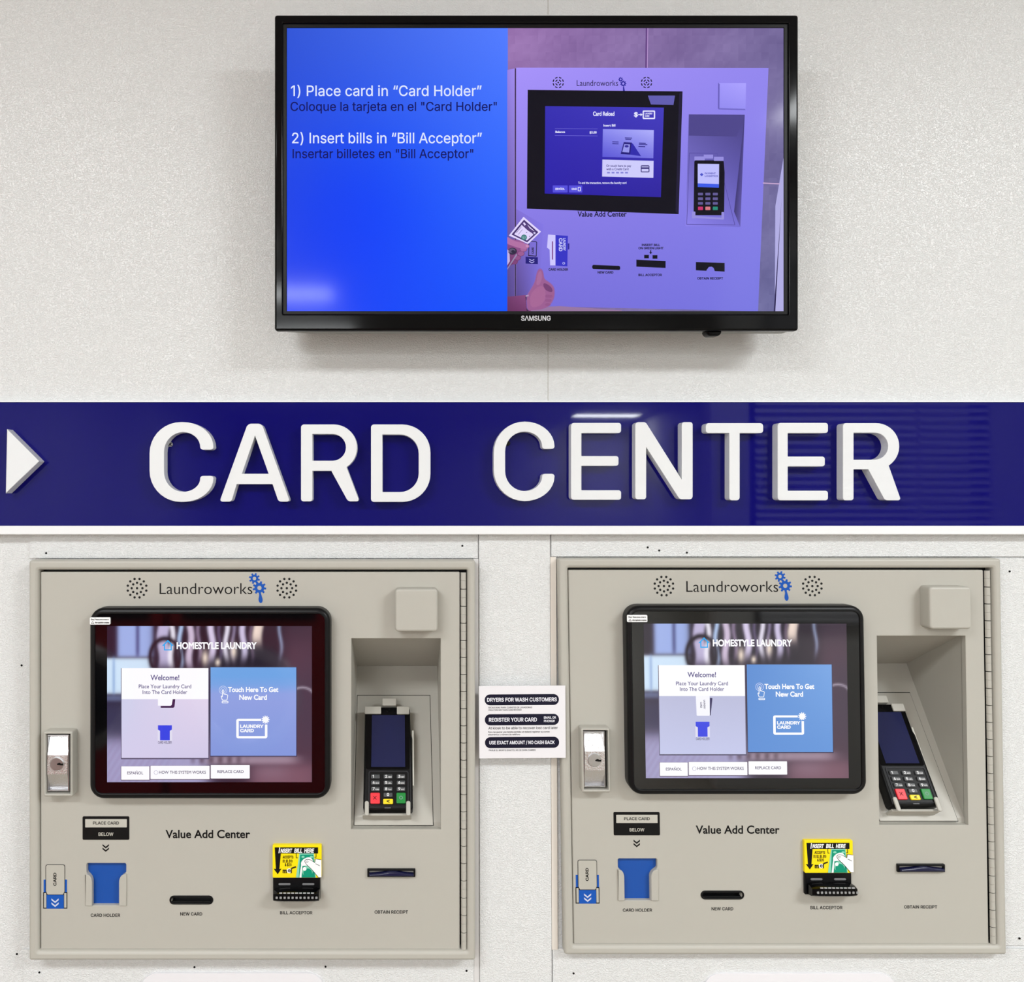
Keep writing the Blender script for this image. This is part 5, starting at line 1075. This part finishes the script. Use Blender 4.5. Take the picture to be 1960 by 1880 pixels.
    mb.build('card_pictogram', door)
    # card holder pocket
    mb = MB(P); mb.fill(rect(163, 1650, 244, 1737), M_BLUE, -.007); ch = mb.build('card_holder', root, label='blue pocket for a laundry card')
    for (a, b, c) in ((163.4, 176, 1), (227.6, 241.8, -1)):
        mb = MB(P)
        pts = [(a, 1674, 0), (b - 7 if c > 0 else b, 1674, 6 if c > 0 else 0), (b, 1682, 7 if c > 0 else 0), (b, 1734.6, 0), (a, 1734.6, 0)] if c > 0 else [(a, 1682, 7), (a + 7, 1674, 6), (b, 1674, 0), (b, 1734.6, 0), (a, 1734.6, 0)]
        mb.solid(rp(pts), M_BEIGE, .0, .0022, .0008); mb.build('side_flange', ch, True)
    # new card slot
    mb = MB(P); mb.solid(rect(324, 1715, 408, 1732, 8.5, 8), M_SATBLACK, 0, .0012, .0006, [rect(327.5, 1718, 404.5, 1729, 5.5, 8)], hbev=.0005)
    ns = mb.build('new_card_slot', root, True)
    mb = MB(P); mb.fill(rect(324, 1714, 408, 1733), mat('deep_black', (14, 14, 16), .3), -.0102); mb.build('slot_back', ns)
    mb = MB(P); mb.solid(rect(328, 1725.8, 404, 1729.8, 1.5), M_SATBLACK, -.010, -.001, .001); mb.build('slot_lip', ns)

    # bill acceptor
    mb = MB(P)
    mb.solid(rect(522.3, 1679, 612.8, 1722.5, 1.5), M_SATBLACK, 0, .005, .0015)
    ba = mb.build('bill_acceptor', root, True)
    mb = MB(P); YEL = ink((252, 226, 20), .3); GRN = ink((14, 150, 118), .3); GRL = ink((140, 214, 186), .3)
    n0 = .006
    mb.solid(rect(521.7, 1617.4, 615.5, 1680.5, 2), YEL, 0, n0 - .0003, .0005)
    mb.fill([(525.8, 1622.2), (608.8, 1622.2), (608.8, 1634), (537.5, 1634), (534.8, 1663.8), (538.8, 1663), (531.5, 1673.8), (523.8, 1663), (528, 1663.8)], INK_K, n0)
    mb.write(text('I', 533.0, 536.2, 1632.8, 9.5, 'I', .07, .2), INK_W, n0 + .0002)
    mb.write(text('NSERT', 536.8, 559.5, 1632.2, 7.2, 'I', .06, .2), INK_W, n0 + .0002); mb.write(text('BILL', 563, 578.5, 1632.2, 7.4, 'I', .06, .2), INK_W, n0 + .0002); mb.write(text('HERE', 582, 601.5, 1632.2, 7.4, 'I', .06, .2), INK_W, n0 + .0002)
    mb.write(text('ACCEPTS', 541, 561.5, 1643.4, 5, 'I', .05), INK_K, n0)
    for s_, a, b, y in ((('$1, $2, $5, $10', 539, 563.5, 1651) if second else ('$1, $5, $10', 541, 559.8, 1651)), (('& $20', 546, 559, 1658) if second else ('& $20', 545, 558, 1658))):
        mb.write(text(s_, a, b, y, 5, 'I', .05), INK_K, n0)
    mb.fill(stroke((558, 1662.5), (566.5, 1659.5), 3), ink((60, 54, 16)), n0)
    mb.write(text('m', 541, 549, 1671, 7.6, 'I', .08), INK_K, n0); mb.fill(circ(553.5, 1667, 4.6, 18), INK_W, n0); mb.write(text('e', 551, 556, 1669.6, 7, 'I', .04), INK_K, n0 + .0002); mb.write(text('i', 556.3, 558.7, 1671, 7.6, 'I', .07), INK_K, n0 + .0003)
    for (a, b) in (((567, 1634), (567, 1642.5)), ((567, 1642.3), (570, 1642.3)), ((605, 1634), (605, 1641.5)), ((602, 1641.3), (605.3, 1641.3))): mb.fill(stroke(a, b, 1.2), INK_K, n0)
    mb.fill([(573, 1634), (601, 1634), (604.5, 1680), (566.5, 1680)], GRL, n0); mb.fill([(574.5, 1636), (599.5, 1636), (603, 1680), (572, 1680)], GRN, n0 + .0002)
    mb.fill([(576.5, 1655), (579, 1655), (577, 1680), (573, 1680)], INK_W, n0 + .0004); mb.fill(circ(588.5, 1668, 10, 22), GRL, n0 + .0004); mb.fill(circ(589, 1671, 8.4, 20), GRN, n0 + .0006); mb.fill(circ(583, 1663.5, 3.6, 14), INK_W, n0 + .0007)
    mb.fill(circ(580, 1640.5, 3.2, 12, 2), GRL, n0 + .0004); mb.fill(circ(596, 1640.5, 3.2, 12, 2), GRL, n0 + .0004)
    mb.fill(rp([(575.5, 1652, 3), (580, 1645, 4), (590, 1640.5, 4), (597, 1643, 4), (600, 1650, 4), (592, 1657, 4), (577, 1658, 3)]), INK_W, n0 + .0006)
    hand = rp([(583, 1646.5, 5), (592, 1645, 5), (603, 1652.5, 2), (604, 1645, 0), (615.2, 1646.5, 0), (615.2, 1679.5, 0), (610, 1679.5, 0), (597, 1664, 4), (585, 1653, 6)])
    clip = lambda q: [(min(x, 615.2), min(y, 1680)) for x, y in q]
    mb.fill(clip(inset(ccw(hand), -.9)), INK_K, n0 + .0008); mb.fill(clip(hand), INK_W, n0 + .0010)
    mb.fill(rp([(585, 1648.5, 3), (590.5, 1647.5, 3), (590, 1651.5, 3), (586, 1652, 3)]), INK_K, n0 + .0011); mb.fill(rp([(585.8, 1649, 2.4), (589.8, 1648.3, 2.4), (589.3, 1650.9, 2.4), (586.6, 1651.2, 2.4)]), INK_W, n0 + .0012)
    mb.fill(stroke((604, 1653.5), (612, 1657.5), 1), INK_K, n0 + .0011)
    mb.build('bill_label', ba, label='yellow INSERT BILL HERE label')
    for (a, b) in ((533, 556), (578.5, 601.5)):
        mb = MB(P); mb.solid(rect(a, 1691, b, 1695, 2), ink((120, 120, 122), .25), .005, .0058, .0004); mb.build('light_bar', ba)
    # protruding chin of the acceptor
    mb = MB(P)
    sec = [(.005, 1697), (.014, 1701), (.024, 1708.5), (.027, 1711), (.027, 1725), (.024, 1726.5), (.005, 1719)]
    xa_, xb_ = P.uv(524, 1715, .016)[0], P.uv(611, 1715, .016)[0]
    cur = []
    ZZ = [(n, P.uv(567, y, n)[1]) for n, y in sec]
    NX = 12
    for i in range(NX + 1):
        t = i / NX; x = xa_ + (xb_ - xa_) * t; e = abs(2 * t - 1) ** 5
        cur.append([P.W(x, z + (-.003 * e if j < 4 else -.0012 * e), n - (.005 * e if n > .02 else 0)) for j, (n, z) in enumerate(ZZ)])
    for i in range(NX):
        for j in range(len(ZZ) - 1):
            mb.face([cur[i][j], cur[i][j + 1], cur[i + 1][j + 1], cur[i + 1][j]], M_GLOSSBLACK)
    mb.face(cur[0][::-1], M_GLOSSBLACK); mb.face(cur[-1], M_GLOSSBLACK)
    chn = mb.build('bill_chute', ba, True, weld=True)
    for k in range(11):
        mb = MB(P); x = 527.5 + k * 7.6
        mb.solid(rect(x, 1717, x + 4.2, 1721.2, .8), ink((150, 150, 150), .3), .0268, .0276, .0003); mb.build('indicator_lamp', chn)
        if 0 < k < 10:
            mb = MB(P); mb.solid(rect(x - .5, 1709.4, x + 5, 1711.0), ink((190, 190, 192), .2), .0258, .0272, .0002); mb.build('feed_tooth', chn)

    # receipt slot
    mb = MB(P); mb.solid(rect(703, 1664.3, 795, 1679.6, 1), M_SATBLACK, 0, .004, .0012, [rect(706.5, 1667.5, 791.5, 1672.5, 1)], hbev=.0003); rs = mb.build('receipt_slot', root)
    mb = MB(P); mb.solid(rp([(706, 1674, 1), (732, 1672, 8), (752, 1668.5, 8), (770, 1672, 8), (792, 1674, 1), (792, 1679, 1), (706, 1679, 1)]), M_NAVY, .001, .008, .002); mb.build('paper_guide', rs, True)

    # paddle lock
    LF = .019
    mb = MB(P); mb.solid(rect(82.6, 1400.5, 138.8, 1526, 4), M_BEIGE, 0, LF, .003, [rect(87.3, 1403.5, 135.3, 1520.5, 2)], hbev=.001)
    lk = mb.build('door_lock', root, True)
    mb = MB(P); mb.solid(P.uvs(rect(86, 1402.5, 136.6, 1521.5), LF), M_SATBLACK, .0004, .002, uv=True); mb.build('lock_well', lk)
    mb = MB(P); mb.solid(rect(90, 1406.5, 132.5, 1515.5, 1), M_STEEL, .003, .015, .0012, [rect(92, 1409, 129.8, 1512.8)], hbev=.0004); mb.build('latch_surround', lk)
    mb = MB(P)
    xa_, xb_ = P.uv(91.4, 1460, .016)[0], P.uv(130, 1460, .016)[0]
    prof = [(.0090, 1408.6), (.0175, 1446), (.0175, 1482), (.0085, 1513)]
    pz = [(n, P.uv(110, y, n)[1]) for n, y in prof]
    for (n0_, z0_), (n1_, z1_) in zip(pz, pz[1:]):
        mb.face([P.W(xa_, z0_, n0_), P.W(xa_, z1_, n1_), P.W(xb_, z1_, n1_), P.W(xb_, z0_, n0_)], M_CHROME)
    for x in (xa_, xb_):
        mb.face([P.W(x, z, n) for n, z in pz] + [P.W(x, pz[-1][1], .003), P.W(x, pz[0][1], .003)], M_CHROME)
    mb.build('latch_paddle', lk, label='hammered chrome paddle')
    mb = MB(P); mb.solid(circ(108, 1463, 13, 32), M_STEEL, .0175, .0195, .0008); mb.fill(rp([(109, 1462, 1), (114, 1460, 1), (117, 1462, 0), (121, 1461.5, 0), (121, 1465.5, 0), (116, 1465.5, 0), (109, 1464.5, 1)]), INK_K, .0197)
    mb.build('key_cylinder', lk)

    # square antenna cover
    mb = MB(P); mb.solid(rect(756, 1127.5, 838, 1209.7, 7, 5), M_BEIGE, 0, .024, .0035, seg=4); mb.build('square_cover', root, True)

    # touch monitor
    G = .022
    mb = MB(P)
    mb.solid(rect(170.5, 1164, 632, 1530.5, 27, 9), M_SATBLACK, 0, G + .001, .006, [rect(181.5, 1175.5, 621.5, 1519.5, 14, 6)], hbev=.0012, seg=4)
    mo = mb.build('touch_monitor', root, True)
    mb = MB(P); mb.fill(rect(180, 1174, 623, 1521, 14), M_SCREENGLASS, G - .0008); mb.build('screen_glass', mo)
    mb = MB(P)
    mb.solid(rect(171.8, 1182, 211, 1195.8, 2), INK_W, G - .0005, G + .0014, .0002)
    mb.write(text('(Stop)  Please press screen to', 174, 208, 1187.3, 2.6, 'I', .04), INK_K, G + .0016); mb.write(text('After Application completes', 181.5, 209, 1193.2, 2.6, 'I', .05), INK_K, G + .0016)
    mb.fill([(174, 1194), (177.2, 1189), (180.4, 1194)], INK_K, G + .0016, [[(175.3, 1193.2), (177.2, 1190.2), (179.1, 1193.2)]])
    mb.build('warning_sticker', mo, label='white warning sticker')
    S0 = G - .0006
    mb = MB(P); mb.grad([(205, 1198.7), (597, 1198.7), (597, 1497.5), (205, 1497.5)], None, 150, 114, M_TOUCH, S0, laundry_picture)
    mb.build('display', mo, label='lit laundry picture')
    s1, s2, s3, s4 = S0 + .0002, S0 + .0004, S0 + .0006, S0 + .0008
    T = M_TOUCH; CW = (252, 252, 255); GT = (96, 88, 140)
    mb = MB(P)
    CYN = (46, 168, 240)
    mb.fill([(321.3, 1225), (332.6, 1236.3), (328.8, 1236.3), (328.8, 1245.3), (313.8, 1245.3), (313.8, 1236.3), (310, 1236.3)], T, s1, [[(321.3, 1228.4), (326.6, 1233.8), (326.6, 1243.2), (316, 1243.2), (316, 1233.8)]], CYN)
    mb.write(text('HOMESTYLE LAUNDRY', 338, 491.7, 1242, 12, 'B', .055), T, s1, CW)
    mb.build('title', mo)
    mb = MB(P)
    mb.fill(rect(231.5, 1279, 400.5, 1453.5), T, S0 + .0001, color=(90, 84, 110))
    top, bot_ = ((206, 206, 234), (208, 202, 232)) if not second else ((186, 188, 218), (196, 200, 234))
    mb.grad([(232.7, 1338.6), (398.8, 1338.6), (398.8, 1451), (232.7, 1451)], [top, (226, 212, 236) if not second else top, bot_, (212, 206, 236) if not second else bot_], 4, 4, T, s1)
    mb.fill(rect(232.7, 1279, 398.8, 1338.7), T, s1, color=CW)
    mb.write(text('Welcome!', 288, 343.2, 1302, 9.6, 'B', .03), T, s2, GT)
    mb.write(text('Place Your Laundry Card', 265.5, 366, 1317.6, 7, 'B', .02), T, s2, GT)
    mb.write(text('Into The Card Holder', 273, 358.5, 1328.5, 7, 'B', .02), T, s2, GT)
    UB = (58, 70, 226)
    mb.fill([(302.3, 1388.5), (329, 1388.5), (329, 1397), (325, 1399), (325, 1417.3), (306.3, 1417.3), (306.3, 1399), (302.3, 1397)], T, s3, color=UB)
    mb.fill(rect(301.8, 1396, 329.6, 1418), T, s2, color=(224, 222, 240))
    mb.write(text('CARD HOLDER', 302.6, 328.6, 1423.6, 4.6, 'I', .02), T, s2, (50, 46, 80))
    if second:
        mb.fill(rp([(303.3, 1338.7, 0), (330, 1338.7, 0), (330, 1376.8, 2), (304.5, 1376.8, 2)]), T, s3, color=(246, 246, 255))
        mb.fill(rp([(330.5, 1342, 0), (335.5, 1342.4, 1), (331.5, 1376, 0), (329.8, 1376, 0)]), T, s3, color=(50, 44, 90))
        mb.write(text('LAUNDRY', 318, 336, 1346, 3.4, 'B', .03, turn=lambda x, y: (318 - (y - 1346), 1346 + (x - 318))), T, s4, (60, 54, 90))
        mb.write(text('CARD', 311.5, 323, 1350, 3.4, 'B', .03, turn=lambda x, y: (311.5 - (y - 1350), 1350 + (x - 311.5))), T, s4, (60, 54, 90))
    else:
        mb.fill(rect(302.3, 1338.7, 330.5, 1351), T, s3, color=(250, 250, 255))
        mb.fill(rp([(330.5, 1338.7, 0), (335.5, 1338.7, 0), (333.8, 1355, 3), (307.5, 1355, 1), (307.5, 1351.3, 1), (328.5, 1351.3, 3)]), T, s4, color=(64, 34, 78))
    mb.build('welcome_tile', mo)
    mb = MB(P)
    mb.fill(rect(402, 1277, 568.5, 1448.5), T, S0 + .0001, color=(60, 56, 84))
    if second:
        mb.grad([(403, 1277.6), (567, 1277.6), (567, 1447), (403, 1447)], [(88, 138, 208), (118, 164, 226), (98, 148, 216), (92, 142, 212)], 6, 6, T, s1)
    else:
        mb.grad([(403, 1277.6), (567, 1277.6), (567, 1447), (403, 1447)], [(112, 160, 226), (112, 160, 226), (132, 154, 222), (126, 148, 218)], 6, 10, T, s1, lambda u, v: mixc((112, 164, 228), mixc((156, 166, 228), (130, 152, 220), v), (v - .15) * 6))
    mb.write(text('Touch Here To Get', 436.5, 532.8, 1324.7, 9.2, 'B', .05), T, s2, CW)
    mb.write(text('New Card', 458, 510.8, 1339.5, 9.2, 'B', .05), T, s2, CW)
    for (r, w) in ((8, .9), (5, .9)):
        mb.fill(circ(427, 1321, r, 24), T, s2, [circ(427, 1321, r - w, 24)], (206, 214, 246))
    mb.fill(rp([(425.2, 1320, 1.5), (428.6, 1320, 1.5), (428.8, 1328, 0), (436.8, 1330, 2), (435, 1341, 2), (425, 1341, 2), (422.3, 1332, 2), (425, 1332, 0)]), T, s3, [rp([(426.3, 1321, 1), (427.6, 1321, 1), (427.8, 1329, 0), (435.5, 1331, 1), (434, 1339.8, 1), (426, 1339.8, 1), (424, 1333.4, 1), (426.4, 1335, 0)])], CW)
    mb.fill(rect(424.5, 1342.3, 437, 1346.3, 1), T, s3, [rect(425.8, 1343.5, 435.7, 1345.1)], CW)
    mb.fill(rp([(452.2, 1376, 4), (500, 1376, 0), (500, 1380, 0), (457, 1380, 0), (457, 1409.2, 0), (507, 1409.2, 0), (507, 1387, 0), (511.8, 1387, 0), (511.8, 1413.6, 4), (452.2, 1413.6, 4)]), T, s2, color=CW)
    mb.fill(gear(508.4, 1377.8, 7.8, 5.6, 11), T, s3, color=CW)
    mb.write(text('LAUNDRY', 459.6, 504.8, 1393.2, 5.7, 'I', .07), T, s2, CW); mb.write(text('CARD', 459.6, 486, 1401.5, 5.7, 'I', .07), T, s2, CW)
    mb.build('new_card_tile', mo)
    for (s_, a, b, y0, y1, ta, tb_, by) in (('ESPAÑOL', 232, 286, 1467, 1493, 243.5, 274, 1482.5), ('HOW THIS SYSTEM WORKS', 288, 401.2, 1466, 1491.5, 304.5, 394, 1481.2), ('REPLACE CARD', 403.4, 478, 1464.8, 1490.5, 416, 466.3, 1480)):
        mb = MB(P); mb.fill(rect(a - .8, y0 - .2, b + .8, y1 + 1.2, 1), T, S0 + .0001, color=(84, 66, 84)); mb.fill(rect(a, y0, b, y1, 1), T, s1, color=CW)
        mb.write(text(s_, ta, tb_, by, 5.4, 'B', .02), T, s2, (86, 76, 110))
        if s_[0] == 'H': mb.fill(circ(298.5, 1479, 4, 20), T, s2, [circ(298.5, 1479, 3.4, 20)], (150, 140, 180))
        mb.build('screen_button', mo)
    return root

build_kiosk(Vector((0, 0, 0)), False)
build_kiosk(SHIFT, True)

# ------------------------------------------------------------------ notice between the kiosks
PN = Plane((0, -.0265, 0))
PN.pre = lambda x, y: (x + (y - 1380) * .006, y - (x - 1000) * .0065)
nt_ = thing('notice', PN.W(*PN.uv(1000, 1450, .001), .001), 'white laminated notice with three black DRYERS FOR WASH CUSTOMERS bars between the kiosks', 'notice')
mb = MB(PN); mb.solid(rect(917, 1313, 1082.5, 1451.5, .5), M_PAPER, 0, .001, .0002, back=True); sh = mb.build('sheet', nt_)
PILL = ink((20, 20, 42), .3)
BK = ink((30, 28, 34), .4)
for (y0, y1, ws) in ((1329, 1350, [('DRYERS FOR WASH CUSTOMERS', 932.5, 1066, 1342.8, 6.9)]),
                     (1367, 1388.3, [('REGISTER YOUR CARD', 935.7, 1027.6, 1381.2, 7.1), ('EMAIL OR', 1041, 1064.3, 1376, 4), ('PHONE#', 1041, 1061.8, 1382.7, 4)]),
                     (1410.8, 1432, [('USE EXACT AMOUNT / NO CASH BACK', 936.3, 1061.5, 1424.6, 6.3)])):
    mb = MB(PN); mb.fill(rect(928, y0, 1070, y1, 10.4, 8), PILL, .0012)
    for w in ws: mb.write(text(w[0], w[1], w[2], w[3], w[4], 'I', .045), ink((236, 236, 244), .3), .0014)
    mb.build('heading_bar', nt_, label='black rounded bar with white words')
for (s_, a, b, y, c) in (('SECADORAS PARA CLIENTES DE LAVADORAS', 934.7, 1018.5, 1355.8, 2.9), ('VIOLATORS MAY HAVE CARD REVOKED', 934.7, 998.6, 1360.4, 2.9),
                         ('At kiosk to be able to recover lost card later', 934.7, 1067.5, 1396, 4.9), ('Para recuperar una tarjeta perdida ud deberá registrar su correo', 934.3, 1052, 1402.6, 3), ('electrónico o número de teléfono', 934.3, 995.5, 1407.4, 3),
                         ('PAGUE EL MONTO EXACTO, NO SE DARA CAMBIO', 935.4, 1025, 1437.4, 2.9)):
    mb = MB(PN); mb.write(text(s_, a, b, y, c, 'I', .02), BK, .0012); mb.build('lettering', nt_)

# ------------------------------------------------------------------ tops of the two plates at the lower edge
PB = Plane((0, -.006, 0))
for (a, b, y, lab) in ((268, 622, 1863.5, 'white rounded plate on the wall below the kiosk left of the DRYERS notice'), (1346, 1716, 1864, 'white rounded plate on the wall below the kiosk right of the DRYERS notice')):
    mb = MB(PB); mb.solid(rect(a, y, b, y + 210, 34, 8), M_PAPER, -.0035, .001, .0004, back=True)
    o = mb.build('wall_plate'); custom(o, lab, 'plate', 'white plates below the kiosks')
